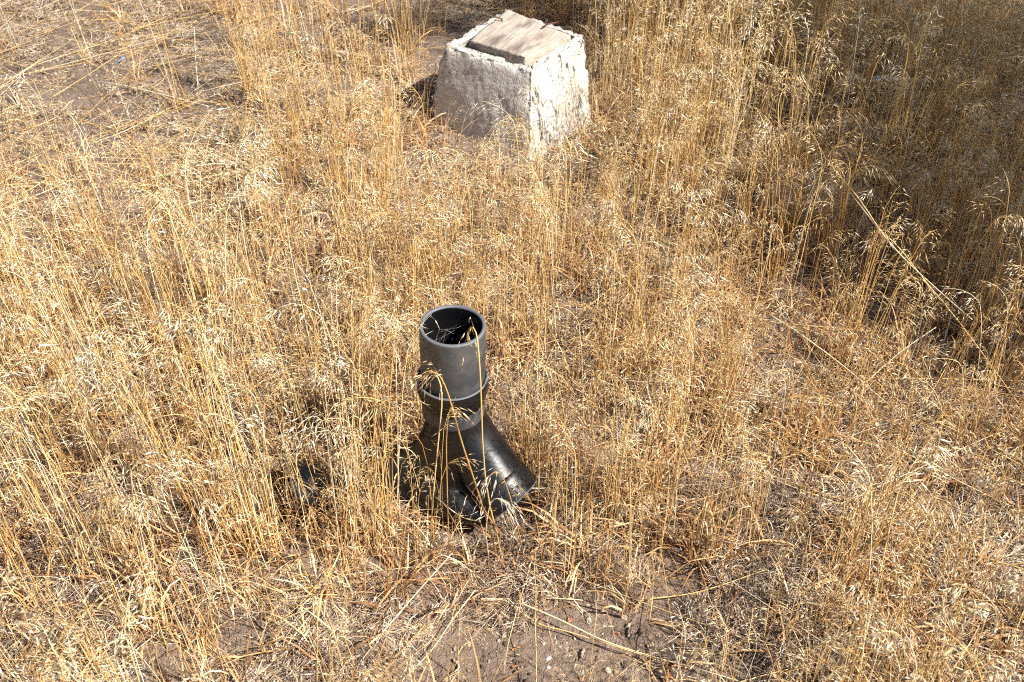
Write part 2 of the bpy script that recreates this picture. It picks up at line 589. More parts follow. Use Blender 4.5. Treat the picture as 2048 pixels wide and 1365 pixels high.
def build_block():
    H = 0.25
    tn, tl, tr, tb = px2(1064, 141, H), px2(886, 90, H), px2(1171, 70, H), px2(1011, 17, H)
    bn, bl, br = px2(1058, 345, 0), px2(848, 250, 0), px2(1192, 250, 0)
    bb = bl + (br - bn)
    bb = Vector((bb.x, bb.y, 0))
    for p in (bn, bl, br, bb):
        p.z = -0.05
    root = bpy.data.objects.new('concrete_pier_block', None)
    COL.objects.link(root)
    org = Vector((tn + tl + tr + tb) / 4); org.z = 0
    root.location = org
    root['label'] = 'pale concrete pier block with tapered sides and a timber cap'
    root['category'] = 'pier block'
    A = lambda p: Vector(p) - org
    tn, tl, tr, tb, bn, bl, br, bb = map(A, (tn, tl, tr, tb, bn, bl, br, bb))
    # pocket in the top
    def uv(u, v, dz=0.0):
        return (tn * (1 - u) + tl * u) * (1 - v) + (tr * (1 - u) + tb * u) * v + Vector((0, 0, dz))
    u0, u1, v0, v1 = 0.045, 0.90, 0.08, 0.93
    i_n, i_l, i_b, i_r = uv(u0, v0), uv(u1, v0), uv(u1, v1), uv(u0, v1)
    dn = Vector((0, 0, -0.075))
    mb = MB()
    grid_patch(mb, bl, bn, tn, tl, 60, 46, 0)           # shaded left face
    grid_patch(mb, bn, br, tr, tn, 52, 46, 1)           # pale streaked right face
    grid_patch(mb, br, bb, tb, tr, 40, 40, 0)
    grid_patch(mb, bb, bl, tl, tb, 40, 40, 0)
    grid_patch(mb, tl, tn, i_n, i_l, 60, 5, 2)
    grid_patch(mb, tn, tr, i_r, i_n, 52, 5, 2)
    grid_patch(mb, tr, tb, i_b, i_r, 40, 5, 2)
    grid_patch(mb, tb, tl, i_l, i_b, 40, 5, 2)
    for a, b in ((i_l, i_n), (i_n, i_r), (i_r, i_b), (i_b, i_l)):
        grid_patch(mb, a, b, b + dn, a + dn, 30, 8, 0)
    grid_patch(mb, i_n + dn, i_r + dn, i_b + dn, i_l + dn, 20, 20, 0)
    me = mb.mesh('block_body', [M_CONC, M_WHITE, M_CONCTOP], True)
    weld(me)
    ed = [(tn, tl), (tn, tr), (tr, tb), (tb, tl), (tn, bn), (tl, bl), (tr, br), (i_n, i_l), (i_n, i_r), (i_l, i_b), (i_r, i_b)]
    roughen(me, 31, 0.0014, 0.004, [(tuple(a), tuple(b)) for a, b in ed], 0.012)
    body = link('block_body', me, root, label='pitted grey and pale streaked concrete body')
    # timber cap lying in the pocket, its near edge lifted
    zb = H + 0.014
    c = [A(px2(1051, 114, zb + .006)), A(px2(1144, 71, zb)), A(px2(1015, 18, zb - .003)), A(px2(938, 80, zb))]   # near, right, back, left
    mb = MB()
    th = Vector((0, 0, -0.048))
    n_ = 30
    grid_patch(mb, c[0], c[1], c[2], c[3], n_, n_, 0)
    grid_patch(mb, c[3] + th, c[2] + th, c[1] + th, c[0] + th, n_, n_, 0)
    for k in range(4):
        a, b = c[k], c[(k + 1) % 4]
        grid_patch(mb, a + th, b + th, b, a, n_, 6, 0)
    me = mb.mesh('timber_cap', [M_BOARD], True)
    # local axes along the grain so the grain runs with the board
    weld(me)
    roughen(me, 77, 0.0008, 0.0022, [(tuple(c[k]), tuple(c[(k + 1) % 4])) for k in range(4)], 0.004)
    ang = math.atan2((c[2] - c[3]).y, (c[2] - c[3]).x) - math.pi / 2
    me.transform(Matrix.Rotation(-ang, 4, 'Z'))
    cap = link('timber_cap', me, root, label='grey weathered timber offcut set in the top of the block')
    cap.rotation_euler = (0, 0, ang)
    # two bent rusty nails
    inv = Matrix.Rotation(-ang, 4, 'Z')
    for (p0, p1, k) in (((1004, 41), (979, 35), 0), ((1085, 57), (1113, 46), 1)):
        a = A(px2(*p0, zb + .001)); b = A(px2(*p1, zb + .010))
        mid = a * .5 + b * .5 + Vector((0, 0, .006))
        mb = MB()
        mb.tube([inv @ (a - Vector((0, 0, .02))), inv @ (a + Vector((0, 0, .004))), inv @ mid, inv @ b], [.0026, .0026, .0024, .0022], 7, 0, True)
        e = (b - mid).normalized()
        mb.tube([inv @ b, inv @ (b + e * .002)], [.0048, .0044], 8, 0, True)
        link('nail', mb.mesh('nail', [M_RUST]), cap, label=('bent rusty nail by the back edge', 'bent rusty nail by the right edge')[k])
    return root

def conctop():
    m, nt, b, out = nodes_of('bleached_concrete')
    c = objcoord(nt)
    n2 = noise(nt, c, 70, 6, 0.7)
    n3 = noise(nt, c, 20, 4, 0.6)
    col = ramp(nt, n2, [(0.3, (0.33, 0.29, 0.24)), (0.6, (0.54, 0.495, 0.43))])
    col = mixc(nt, ramp(nt, n3, [(0.62, (0, 0, 0)), (0.70, (1, 1, 1))]), col, (0.16, 0.13, 0.11))
    L(nt, col, b.inputs['Base Color'])
    b.inputs['Roughness'].default_value = 0.92
    L(nt, bump(nt, n2, 0.9, 0.008), b.inputs['Normal'])
    return m
M_CONCTOP = conctop()
BLOCK = build_block()

# ------------------------------------------------------------------ black two-way cleanout fitting with its pipe stub
def lathe(mb, prof, segs, M, mat=0, mats=None):
    o = len(mb.v)
    for (r_, z_) in prof:
        for k in range(segs):
            w = 2 * math.pi * k / segs
            mb.v.append(tuple(M @ Vector((r_ * math.cos(w), r_ * math.sin(w), z_))))
    for i in range(len(prof) - 1):
        for k in range(segs):
            k2 = (k + 1) % segs
            mb.f.append((o + i * segs + k, o + i * segs + k2, o + (i + 1) * segs + k2, o + (i + 1) * segs + k))
            mb.m.append(mats[i] if mats else mat)

def bez(p, n):
    p = [Vector(q) for q in p]
    out = []
    for i in range(n):
        t = i / (n - 1)
        q = list(p)
        while len(q) > 1:
            q = [q[k] * (1 - t) + q[k + 1] * t for k in range(len(q) - 1)]
        out.append(q[0])
    return out

def build_pipe():
    base = Vector((PIPE.x, PIPE.y, 0))
    root = bpy.data.objects.new('drain_cleanout', None)
    COL.objects.link(root)
    root.location = base
    root['label'] = 'black plastic drain cleanout with upright open pipe stub in the grass'
    root['category'] = 'drain pipe'
    zr = PIPE.z
    # stub pipe
    M = Matrix.Translation((0, 0, zr)) @ Matrix.Rotation(math.radians(1.5), 4, 'Y')
    mb = MB()
    R, Wd = 0.0575, 0.0070
    prof = [(R - Wd, -.20), (R - Wd, -.15), (R - Wd, -.1), (R - Wd, -.05), (R - Wd, -.012), (R - Wd, -.003), (R - Wd + .001, -.0008), (R - Wd + .002, 0),
            (R - .002, 0), (R - .0006, -.0008), (R, -.003), (R, -.012), (R, -.05), (R, -.1), (R, -.15), (R, -.20)]
    mats = [2] * 5 + [1] * 5 + [0] * 10
    lathe(mb, prof, 72, M, 0, mats)
    stub = link('pipe_stub', mb.mesh('pipe_stub', [M_STUB, M_ABSRIM, M_ABS]), root, label='open upright pipe stub with pale scuffed rim')
    # cobweb inside
    r = random.Random(5)
    mb = MB()
    for k in range(34):
        a0 = r.uniform(0.5, 4.2); a1 = a0 + r.uniform(.5, 2.2)
        z0, z1 = r.uniform(-.10, -.03), r.uniform(-.13, -.04)
        p = Vector((.049 * math.cos(a0), .049 * math.sin(a0), z0)); q = Vector((.049 * math.cos(a1), .049 * math.sin(a1), z1))
        mid = (p + q) * .5 + Vector((r.uniform(-.01, .01), r.uniform(-.01, .01), -r.uniform(0, .03)))
        mb.tube([M @ x for x in bez([p, mid, q], 5)], .00009, 3)
    for k in range(26):
        p = Vector((r.uniform(-.03, .03), r.uniform(-.03, .035), r.uniform(-.11, -.05)))
        d = Vector((r.uniform(-1, 1), r.uniform(-1, 1), r.uniform(-1, 1))) * .008
        mb.tube([M @ p, M @ (p + d * .5 + Vector((0, 0, .002))), M @ (p + d)], .0002, 3)
    link('cobweb', mb.mesh('cobweb', [M_WEB]), stub)
    # socket hub
    zh = zr - .115
    H = Matrix.Translation((-.0045, -.002, zh))
    mb = MB()
    prof = [(.0592, -.05), (.0600, -.002), (.0605, 0), (.0638, 0), (.0645, -.0015), (.0640, -.028), (.061, -.032), (.050, -.038), (.047, -.06)]
    lathe(mb, prof, 72, H, 0, [0, 1, 1, 1, 0, 0, 0, 0])
    link('socket_hub', mb.mesh('socket_hub', [M_ABS, M_ABSRIM]), root)
    # body: two sweeps falling to a run below, the eye between them backed by an added web
    loc = lambda px, py, z: px2(px, py, z) - base
    top = Vector((-.0045, -.002, zh - .04))
    right_end = loc(1000, 975, .040)
    left_end = loc(612, 985, -.012)
    mb = MB()
    rs = lambda n, a, b, c: [a + (b - a) * min(1, t * 2) if t < .5 else b + (c - b) * (t - .5) * 2 for t in [i / (n - 1) for i in range(n)]]
    mb.tube(bez([top, top + Vector((.002, 0, -.09)), Vector((.030, -.015, .11)), right_end], 16), rs(16, .046, .054, .061), 28, 0, True)
    mb.tube(bez([top, top + Vector((-.002, 0, -.10)), Vector((-.02, -.005, -.02)), left_end - Vector((0, 0, .02))], 16), rs(16, .046, .050, .052), 28, 0, True)
    run = bez([Vector((-.09, -.015, -.020)), Vector((-.07, -.045, .040)), Vector((-.04, -.085, .022)), right_end + Vector((-.02, -.03, -.035))], 14)
    mb.tube(run, .031, 28, 0, True)
    mb.tube(bez([top + Vector((0, .0, -.05)), Vector((.0, -.012, .10)), Vector((-.005, -.035, .0))], 8), .050, 24, 0, True)  # added web behind the eye: hides lit soil so the gap stays dark
    me = mb.mesh('sweep_body', [M_ABS])
    body = link('sweep_body', me, root, label='glossy black body sweeping out to both sides')
    rm = body.modifiers.new('merge', 'REMESH'); rm.mode = 'VOXEL'; rm.voxel_size = 0.0035; rm.use_smooth_shade = True
    sm = body.modifiers.new('soften', 'SMOOTH'); sm.factor = 0.5; sm.iterations = 6
    # end sockets
    for end, dirv, r0, lab in ((left_end, Vector((-1, -.45, .10)), .062, 'open socket at the left end'), (right_end, Vector((.62, -.45, -.62)), .0645, 'open socket at the right end')):
        q = dirv.normalized().to_track_quat('Z', 'Y').to_matrix().to_4x4()
        Mx = Matrix.Translation(end - dirv.normalized() * .015) @ q
        mb = MB()
        prof = [(r0 - .010, -.002), (r0 - .003, -.001), (r0 - .001, .003), (r0, .010), (r0, .045), (r0 - .001, .0475), (r0 - .006, .0475), (r0 - .0075, .045), (r0 - .009, .006), (.001, .005)]
        lathe(mb, prof, 56, Mx, 0, [0, 0, 0, 0, 1, 1, 1, 0, 0])
        link('end_socket', mb.mesh('end_socket', [M_ABS, M_ABSRIM]), root, label=lab)
build_pipe()

# ------------------------------------------------------------------ where the grass grows
def paint(px, py, base, ops):
    d = np.full(px.shape, float(base))
    for (cx, cy, rx, ry, val) in ops:
        q = np.sqrt(((px - cx) / rx) ** 2 + ((py - cy) / ry) ** 2)
        w = np.clip((1.18 - q) / 0.36, 0, 1)
        w = w * w * (3 - 2 * w)
        d = d * (1 - w) + val * w
    return d

STAND = [(180, 220, 400, 250, .03), (340, 110, 200, 90, .07), (60, 480, 200, 130, .40), (330, 380, 230, 90, .12), (700, 40, 190, 110, .16), (620, 170, 160, 70, .55),
         (835, 200, 60, 60, .55), (1010, 190, 175, 170, .0), (960, 345, 170, 75, .22), (1160, 330, 90, 80, .25),
         (620, 610, 120, 60, .40), (760, 480, 150, 60, .75), (1130, 560, 400, 220, 1.05), (1330, 250, 150, 220, 1.25),
         (1620, 400, 110, 60, .15), (1760, 240, 110, 80, .45), (1900, 300, 130, 260, 1.1),
         (1700, 740, 200, 150, .42), (1620, 930, 150, 110, .42), (1880, 660, 150, 100, .7), (1990, 1100, 200, 250, 1.1), (1740, 1150, 190, 130, 1.0),
         (1180, 1365, 430, 135, .012), (1480, 1230, 200, 110, .04), (650, 1300, 190, 95, .16), (860, 1235, 120, 45, .22), (1000, 1195, 80, 35, .30), (1740, 1320, 210, 100, 1.05),
         (150, 850, 330, 330, 1.1), (330, 1120, 260, 160, 1.15), (720, 1060, 90, 80, 1.1), (1220, 1070, 200, 115, 1.4), (1420, 1010, 130, 120, .75),
         (690, 1050, 220, 110, 1.6), (962, 965, 82, 95, .0), (955, 1090, 95, 75, .10), (550, 985, 55, 35, .5), (1090, 990, 40, 70, 1.0), (845, 1040, 50, 95, 1.5)]
THATCH = [(200, 240, 330, 190, .42), (120, 195, 130, 70, .08), (265, 300, 100, 50, .08), (70, 300, 70, 40, .15), (250, 360, 60, 40, .1), (715, 55, 160, 75, .06), (810, 125, 80, 60, .15), (520, 30, 90, 40, .2), (1190, 1345, 330, 112, .0), (930, 1310, 80, 60, .20),
          (1440, 1340, 120, 60, .30), (1010, 190, 150, 120, 0), (900, 940, 120, 80, .1), (620, 1000, 90, 60, .3)]
LYING = [(250, 230, 420, 260, .55), (330, 350, 220, 90, .9), (700, 60, 170, 100, .30), (800, 1280, 260, 100, .12), (1170, 1350, 330, 125, .0), (1700, 760, 260, 250, .65),
         (1620, 420, 140, 80, .5), (1010, 190, 150, 130, 0), (930, 930, 130, 100, .03), (600, 1260, 220, 130, .30), (1480, 1200, 200, 110, .45)]

def field(n, seed):
    """Candidate points spread evenly over the plot, a little past the frame on every side."""
    g = np.random.default_rng(seed)
    X, Y = np.empty(0), np.empty(0)
    while len(X) < n:
        y = g.random(n) * (4.25 - 0.66) + 0.66
        x = (g.random(n) * 2 - 1) * 2.4
        k = np.abs(x) < 0.373 * y + 0.476 + 0.26
        X, Y = np.concatenate([X, x[k]]), np.concatenate([Y, y[k]])
    return X[:n], Y[:n]
AREA = 11.9

def place_stand():
    x, y = field(int(AREA * 425), 1)
    px, py = to_px(P3(x, y))
    d = paint(px, py, 0.92, STAND)
    d = d * np.clip(0.74 + 0.85 * fbm(P3(x, y), 5.5, 3, 40), 0.12, 1.5)
    keep = np.random.default_rng(2).random(len(x)) < d
    return x[keep], y[keep], px[keep], py[keep], d[keep]

# ------------------------------------------------------------------ grass plants
def make_stem(r, h, head=1.0, nod=1.0, mb=None, leaves=2, mats=(0, 1, 2), rad=0.00118, far=False):
    mb = mb or MB()
    n = 5 if far else 7
    # culm: nearly straight, arching over at the top towards +x
    pts, ang = [Vector((0, 0, 0))], r.uniform(-.03, .04)
    wob = r.uniform(-.03, .03)
    head_len = (0.075 + 0.05 * r.random()) * (0.6 + 0.4 * head)
    culm = h - head_len * 0.6
    for i in range(n):
        ang += (0.10 / n) * nod + (0.09 * nod if i > n - 2 else 0) + r.uniform(-.02, .02)
        st = culm / n
        pts.append(pts[-1] + Vector((math.sin(ang) * st, wob * st + r.uniform(-.0012, .0012), math.cos(ang) * st)))
    mb.tube(pts, [rad * (1 - 0.42 * i / n) for i in range(n + 1)], 3, mats[0])
    # rachis of the drooping head
    rp = [pts[-1]]
    m = 3 if far else 5
    for i in range(m):
        ang += (1.35 + 0.6 * r.random()) / m * nod
        rp.append(rp[-1] + Vector((math.sin(ang), r.uniform(-.15, .15), math.cos(ang))) * head_len / m)
    mb.tube(rp, [rad * .5 * (1 - .5 * i / m) for i in range(m + 1)], 3, mats[0])
    ns = int(round((12 + 8 * r.random()) * head))
    for k in range(ns):
        t = (k + r.random()) / ns
        i = min(int(t * m), m - 1)
        p = rp[i].lerp(rp[i + 1], t * m - i)
        out = Vector((0.75 + r.uniform(-.6, .5), r.gauss(0, .5), 0.30 - .6 * t + r.uniform(-.35, .3)))
        out.normalize()
        e = p + out * r.uniform(.008, .030) * (1 - .45 * t)
        d = (out + Vector((0.1, 0, -0.42 - .25 * nod)) + Vector((r.gauss(0, .22), r.gauss(0, .22), r.gauss(0, .2)))).normalized()
        mb.spikelet(e, d, r.uniform(.015, .028), r.uniform(.0009, .0016), r, mats[1], 0 if far else 2, p, mats[0])
    for k in range(leaves):
        z = h * r.uniform(.02, .5)
        i = min(int(z / culm * n), n - 1)
        p = pts[i]
        a = r.random() * 6.28
        o = Vector((math.cos(a), math.sin(a), 0))
        ln = r.uniform(.03, .095)
        q, up = [p], r.uniform(.5, 1.4)
        sg = 3 if far else 4
        curl = r.uniform(.3, .9) * 5 / sg
        for s_ in range(sg):
            q.append(q[-1] + (o * math.cos(up) + Vector((0, 0, 1)) * math.sin(up)) * ln / sg)
            up -= curl
        mb.ribbon(q, r.uniform(.0016, .0032), Vector((-o.y, o.x, r.uniform(-.5, .5))).normalized(), mats[2])
    return mb

def plant_mesh(name, variants, pts, rots, scl, pick, tint, mats, label, cat):
    """Every plant as real geometry in one object; tint is kept per plant, wandering a little along it."""
    VV, LV, LT, MI, TT = [], [], [], [], []
    off = 0
    g = np.random.default_rng(3)
    pick = np.asarray(pick); scl = np.asarray(scl, float); tint = np.asarray(tint, float); pts = np.asarray(pts, float)
    mats3 = np.array([np.array(Euler(e).to_matrix()) for e in rots])
    for i, mb in enumerate(variants):
        sel = np.where(pick == i)[0]
        if not len(sel):
            continue
        v = np.array(mb.v)
        nv = len(v)
        W = np.einsum('kij,vj->kvi', mats3[sel], v) * scl[sel][:, None, None] + pts[sel][:, None, :]
        tri = [f for f in mb.f if len(f) == 3]; quad = [f for f in mb.f if len(f) == 4]
        m3 = [m for f, m in zip(mb.f, mb.m) if len(f) == 3]; m4 = [m for f, m in zip(mb.f, mb.m) if len(f) == 4]
        o = off + np.arange(len(sel)) * nv
        for fs, ms, k in ((tri, m3, 3), (quad, m4, 4)):
            if fs:
                F = np.array(fs)[None] + o[:, None, None]
                LV.append(F.ravel()); LT.append(np.full(F.shape[0] * F.shape[1], k)); MI.append(np.tile(ms, len(sel)))
        VV.append(W.reshape(-1, 3))
        loc = np.repeat(g.normal(0, .09, nv // 3 + 1), 3)[:nv]
        TT.append(np.clip(tint[sel][:, None] + loc[None], 0, 1).ravel())
        off += nv * len(sel)
    V = np.concatenate(VV).astype(np.float32); LV = np.concatenate(LV).astype(np.int32); LT = np.concatenate(LT); MI = np.concatenate(MI).astype(np.int32)
    me = bpy.data.meshes.new(name)
    me.vertices.add(len(V)); me.vertices.foreach_set('co', V.ravel())
    me.loops.add(len(LV)); me.loops.foreach_set('vertex_index', LV)
    me.polygons.add(len(LT))
    me.polygons.foreach_set('loop_start', np.concatenate([[0], np.cumsum(LT)[:-1]]).astype(np.int32))
    for m in mats:
        me.materials.append(m)
    me.polygons.foreach_set('material_index', MI)
    me.update(calc_edges=True)
    me.polygons.foreach_set('use_smooth', np.ones(len(LT), bool))
    a = me.attributes.new('tint', 'FLOAT', 'POINT'); a.data.foreach_set('value', np.concatenate(TT).astype(np.float32))
    print(name, 'plants', len(pts), 'tris', int((LT - 2).sum()))
    return link(name, me, kind='stuff', label=label, cat=cat)

def make_tuft(r):
    """Short curled basal leaves and stubs, no head."""
    mb = MB()
    for k in range(11):
        a = r.random() * 6.28
        o = Vector((math.cos(a), math.sin(a), 0))
        p = o * r.uniform(0, .018) + Vector((0, 0, -.002))
        ln, up, curl = r.uniform(.03, .10), r.uniform(.7, 1.5), r.uniform(.05, .75)
        q = [p]
        for s in range(4):
            q.append(q[-1] + (o * math.cos(up) + Vector((r.uniform(-.2, .2), r.uniform(-.2, .2), 1)) * math.sin(up)) * ln / 4)
            up -= curl * r.uniform(.6, 1.7)
        mb.ribbon(q, r.uniform(.0014, .0028), Vector((-o.y, o.x, r.uniform(-.6, .6))).normalized(), 2)
    return mb

def make_mat_patch(r, nf, rad, lo, hi, lift):
    """A handful of dead fibres lying crosswise on the soil."""
    mb = MB()
    for k in range(nf):
        rr = rad * math.sqrt(r.random())
        a = r.random() * 6.28
        c = Vector((rr * math.cos(a), rr * math.sin(a), r.uniform(.0006, lift)))
        b = r.random() * 6.28
        d = Vector((math.cos(b), math.sin(b), r.uniform(-.15, .18)))
        ln = r.uniform(lo, hi) * (1 if r.random() > .06 else 1.9)
        bend = Vector((-d.y, d.x, r.uniform(-.2, .7))) * ln * r.uniform(-.22, .22)
        w = r.uniform(.00035, .0010)
        p0, p1 = c - d * ln * .5, c + d * ln * .5
        for q in (p0, p1):
            q.z = max(q.z, .0004)
        mb.tube([p0, c + bend * .8, p1], [w * .7, w, w * .4], 3, r.choice((0, 0, 2, 2, 3)))
        if r.random() < .07:
            q1 = c + Vector((d.x, d.y, 0)) * ln * .3 + Vector((0, 0, r.uniform(.002, .008)))
            mb.ribbon([p0, c + Vector((0, 0, r.uniform(.001, .007))), q1, q1 + Vector((d.y, -d.x, r.uniform(-.3, .6))) * ln * .3], r.uniform(.0018, .0038), Vector((-d.y, d.x, r.uniform(-.7, .7))).normalized(), 0)
        if r.random() < .10:
            mb.spikelet(p1, d + Vector((0, 0, -.1)), r.uniform(.010, .017), r.uniform(.0010, .0016), r, 1, 2)
    return mb

def scatter(name, variants, pts, rots, scl, pick, tint, mats, label, cat):
    """One object: its mesh holds the sample plants and the spots; geometry nodes set a plant on every spot."""
    V, F, Mi, var = [], [], [], []
    for i, mb in enumerate(variants):
        o = len(V)
        V += mb.v
        F += [tuple(q + o for q in f) for f in mb.f]
        Mi += mb.m
        var += [i] * len(mb.v)
    nv = len(V)
    n = len(pts)
    me = bpy.data.meshes.new(name)
    me.from_pydata(V + [tuple(p) for p in pts], [], F)
    for m in mats:
        me.materials.append(m)
    me.polygons.foreach_set('material_index', Mi)
    me.polygons.foreach_set('use_smooth', [True] * len(F))
    def attr(nm, typ, key, data):
        a = me.attributes.new(nm, typ, 'POINT')
        a.data.foreach_set(key, np.asarray(data).ravel())
    attr('variant', 'INT', 'value', np.concatenate([np.array(var, np.int32), np.full(n, -1, np.int32)]))
    attr('pick', 'INT', 'value', np.concatenate([np.zeros(nv, np.int32), np.asarray(pick, np.int32)]))
    attr('turn', 'FLOAT_VECTOR', 'vector', np.concatenate([np.zeros((nv, 3), np.float32), np.asarray(rots, np.float32)]))
    attr('size', 'FLOAT', 'value', np.concatenate([np.zeros(nv, np.float32), np.asarray(scl, np.float32)]))
    attr('tint', 'FLOAT', 'value', np.concatenate([np.zeros(nv, np.float32), np.asarray(tint, np.float32)]))
    me.update()
    ob = link(name, me, kind='stuff', label=label, cat=cat)
    ng = bpy.data.node_groups.new(name + '_spread', 'GeometryNodeTree')
    ng.interface.new_socket('Geometry', in_out='INPUT', socket_type='NodeSocketGeometry')
    ng.interface.new_socket('Geometry', in_out='OUTPUT', socket_type='NodeSocketGeometry')
    gi, go = ng.nodes.new('NodeGroupInput'), ng.nodes.new('NodeGroupOutput')
    def named(nm, typ):
        a = ng.nodes.new('GeometryNodeInputNamedAttribute'); a.data_type = typ
        a.inputs['Name'].default_value = nm
        return a.outputs['Attribute']
    cmpn = ng.nodes.new('FunctionNodeCompare'); cmpn.data_type = 'INT'; cmpn.operation = 'GREATER_EQUAL'
    va = named('variant', 'INT')
    ng.links.new(va, cmpn.inputs[2]); cmpn.inputs[3].default_value = 0
    sep = ng.nodes.new('GeometryNodeSeparateGeometry'); sep.domain = 'POINT'
    ng.links.new(gi.outputs[0], sep.inputs[0]); ng.links.new(cmpn.outputs[0], sep.inputs[1])
    spl = ng.nodes.new('GeometryNodeSplitToInstances'); spl.domain = 'POINT'
    ng.links.new(sep.outputs[0], spl.inputs[0]); ng.links.new(va, spl.inputs['Group ID'])
    ins = ng.nodes.new('GeometryNodeInstanceOnPoints')
    ng.links.new(sep.outputs[1], ins.inputs['Points'])
    ng.links.new(spl.outputs[0], ins.inputs['Instance'])
    ins.inputs['Pick Instance'].default_value = True
    ng.links.new(named('pick', 'INT'), ins.inputs['Instance Index'])
    e2r = ng.nodes.new('FunctionNodeEulerToRotation')
    ng.links.new(named('turn', 'FLOAT_VECTOR'), e2r.inputs[0])
    ng.links.new(e2r.outputs[0], ins.inputs['Rotation'])
    ng.links.new(named('size', 'FLOAT'), ins.inputs['Scale'])
    ng.links.new(ins.outputs[0], go.inputs[0])
    md = ob.modifiers.new('spread', 'NODES'); md.node_group = ng
    return ob

def turn(yaw, tilt, tdir):
    ax = Vector((-math.sin(tdir), math.cos(tdir), 0))
    return (Matrix.Rotation(tilt, 3, ax) @ Matrix.Rotation(yaw, 3, 'Z')).to_euler()

def on_block(x, y):
    # nothing grows through the pier block or the fitting
    if math.hypot(x - PIPE.x, y - PIPE.y) < .085 or (-.03 < x - PIPE.x < .11 and -.145 < y - PIPE.y < .04):
        return True
    px, py = x - BLOCK.location.x, y - BLOCK.location.y
    return abs(px) < .22 and abs(py) < .22 and (abs(px * .55 + py * .83) < .2 and abs(px * .83 - py * .55) < .22)

def grow_standing():
    r = random.Random(8)
    NV = 40
    variants = []
    for far in (False, True):
        for k in range(NV):
            variants.append(make_stem(r, 0.40 * r.uniform(.85, 1.15), head=(r.uniform(.45, 1.1) if r.random() < .78 else r.uniform(.1, .35)),
                                      nod=r.uniform(.35, 1.3), leaves=r.choice((1, 1, 2, 2)), far=far))
    X, Y, PX, PY, D = place_stand()
    cl = fbm(P3(X, Y), 1.6, 2, 71)
    pts, rots, scl, pick, tint = [], [], [], [], []
    for x, y, px, py, d, cn in zip(X, Y, PX, PY, D, cl):
        if on_block(x, y):
            continue
        ct = r.random() * 6.28
        ca = abs(r.gauss(0, .07))
        # blown slightly outwards on the left of the plot
        lx, ly = math.cos(ct) * ca + (-.06 if px < 700 else .02), math.sin(ct) * ca + .03
        n = 3 + int(r.random() * 6)
        ch = r.uniform(.68, 1.02) * (1 + .18 * cn)
        short = r.random() < .30
        if 885 < px < 1070 and 1000 < py < 1240:
            ch *= .45
        if 480 < px < 850 and 990 < py < 1160:
            ch *= 1.12
        if 790 < px < 1260 and 220 < py < 400:
            ch *= .45
        elif 790 < px < 1260 and 220 < py < 520:
            ch *= .66
        if py > 1230 and 500 < px < 1600:
            ch *= .75
        if px > 1250 and py < 620:
            ch *= 1.12
        tt = r.random() * .5 + .25 + .2 * cn
        yaw0 = r.random() * 6.28
        lod = NV if (y > 2.55 or px < -150 or px > 2200 or py > 1500) else 0
        for k in range(n):
            a, q = r.random() * 6.28, .026 * math.sqrt(r.random())
            xx, yy = x + q * math.cos(a), y + q * math.sin(a)
            tx, ty = lx + r.gauss(0, .05), ly + r.gauss(0, .05)
            e = turn(yaw0 + r.gauss(0, 1.1), math.hypot(tx, ty), math.atan2(ty, tx))
            pts.append((xx, yy)); rots.append(tuple(e))
            lowly = short or r.random() < .30
            s = ch * (r.uniform(.34, .66) if lowly else r.uniform(.75, 1.12))
            scl.append(s); pick.append((NV if lowly else lod) + r.randrange(NV))
            tint.append(min(1, max(0, tt + r.gauss(0, .23))))
    pts = np.array(pts)
    z = ground_z(pts[:, 0], pts[:, 1]) - .003
    P = np.column_stack([pts, z])
    plant_mesh('dry_grass', variants, P, rots, scl, pick, tint, [M_STEMG, M_SEEDG, M_LEAFG],
               'golden dry brome grass with drooping seed heads standing over the plot', 'grass')
    # curled leaves at the foot of the tufts
    tv = [make_tuft(r) for _ in range(14)]
    pts = []
    for x, y, d in zip(X, Y, D):
        for k in range(2):
            if not on_block(x, y):
                pts.append((x + r.gauss(0, .028), y + r.gauss(0, .028)))
    pts = np.array(pts)
    P = np.column_stack([pts, ground_z(pts[:, 0], pts[:, 1])])
    n = len(P)
    rots = [tuple(turn(r.random() * 6.28, abs(r.gauss(0, .2)), r.random() * 6.28)) for _ in range(n)]
    plant_mesh('dry_grass_leaves', tv, P, rots, [r.uniform(.7, 1.7) for _ in range(n)], [r.randrange(14) for _ in range(n)],
            [min(1, max(0, r.gauss(.42, .27))) for _ in range(n)], [M_STEMG, M_SEEDG, M_LEAFG], 'curled brown dead leaves at the foot of the grass', 'grass')
grow_standing()

def grow_lying():
    r = random.Random(18)
    variants = [make_stem(r, 0.36 * r.uniform(.7, 1.2), head=r.uniform(.15, .75), nod=r.uniform(.0, .35), leaves=1, far=(k % 2 == 0)) for k in range(18)]
    x, y = field(int(AREA * 330), 5)
    px, py = to_px(P3(x, y))
    d = paint(px, py, .33, LYING)
    keep = np.random.default_rng(6).random(len(x)) < d
    x, y, px = x[keep], y[keep], px[keep]
    z = ground_z(x, y)
    pts, rots, scl = [], [], []
    for xx, yy, zz, pp in zip(x, y, z, px):
        if on_block(xx, yy):
            continue
        if pp < 600:
            dr = r.choice((r.gauss(2.6, .5), r.gauss(.35, .5), r.random() * 6.28))
        else:
            dr = r.random() * 6.28
        e = turn(r.random() * 6.28, math.radians(min(91, abs(r.gauss(84, 7)))), dr)
        pts.append((xx, yy, zz + r.uniform(.004, .022))); rots.append(tuple(e)); scl.append(r.uniform(.55, 1.15))
    n = len(pts)
    print('lying stems', n)
    plant_mesh('fallen_straw', variants, np.array(pts), rots, scl, [r.randrange(18) for _ in range(n)],
            [min(1, max(0, r.gauss(.62, .22))) for _ in range(n)], [M_STEMG, M_SEEDG, M_LEAFG], 'flattened straw lying criss-cross over the soil', 'straw')

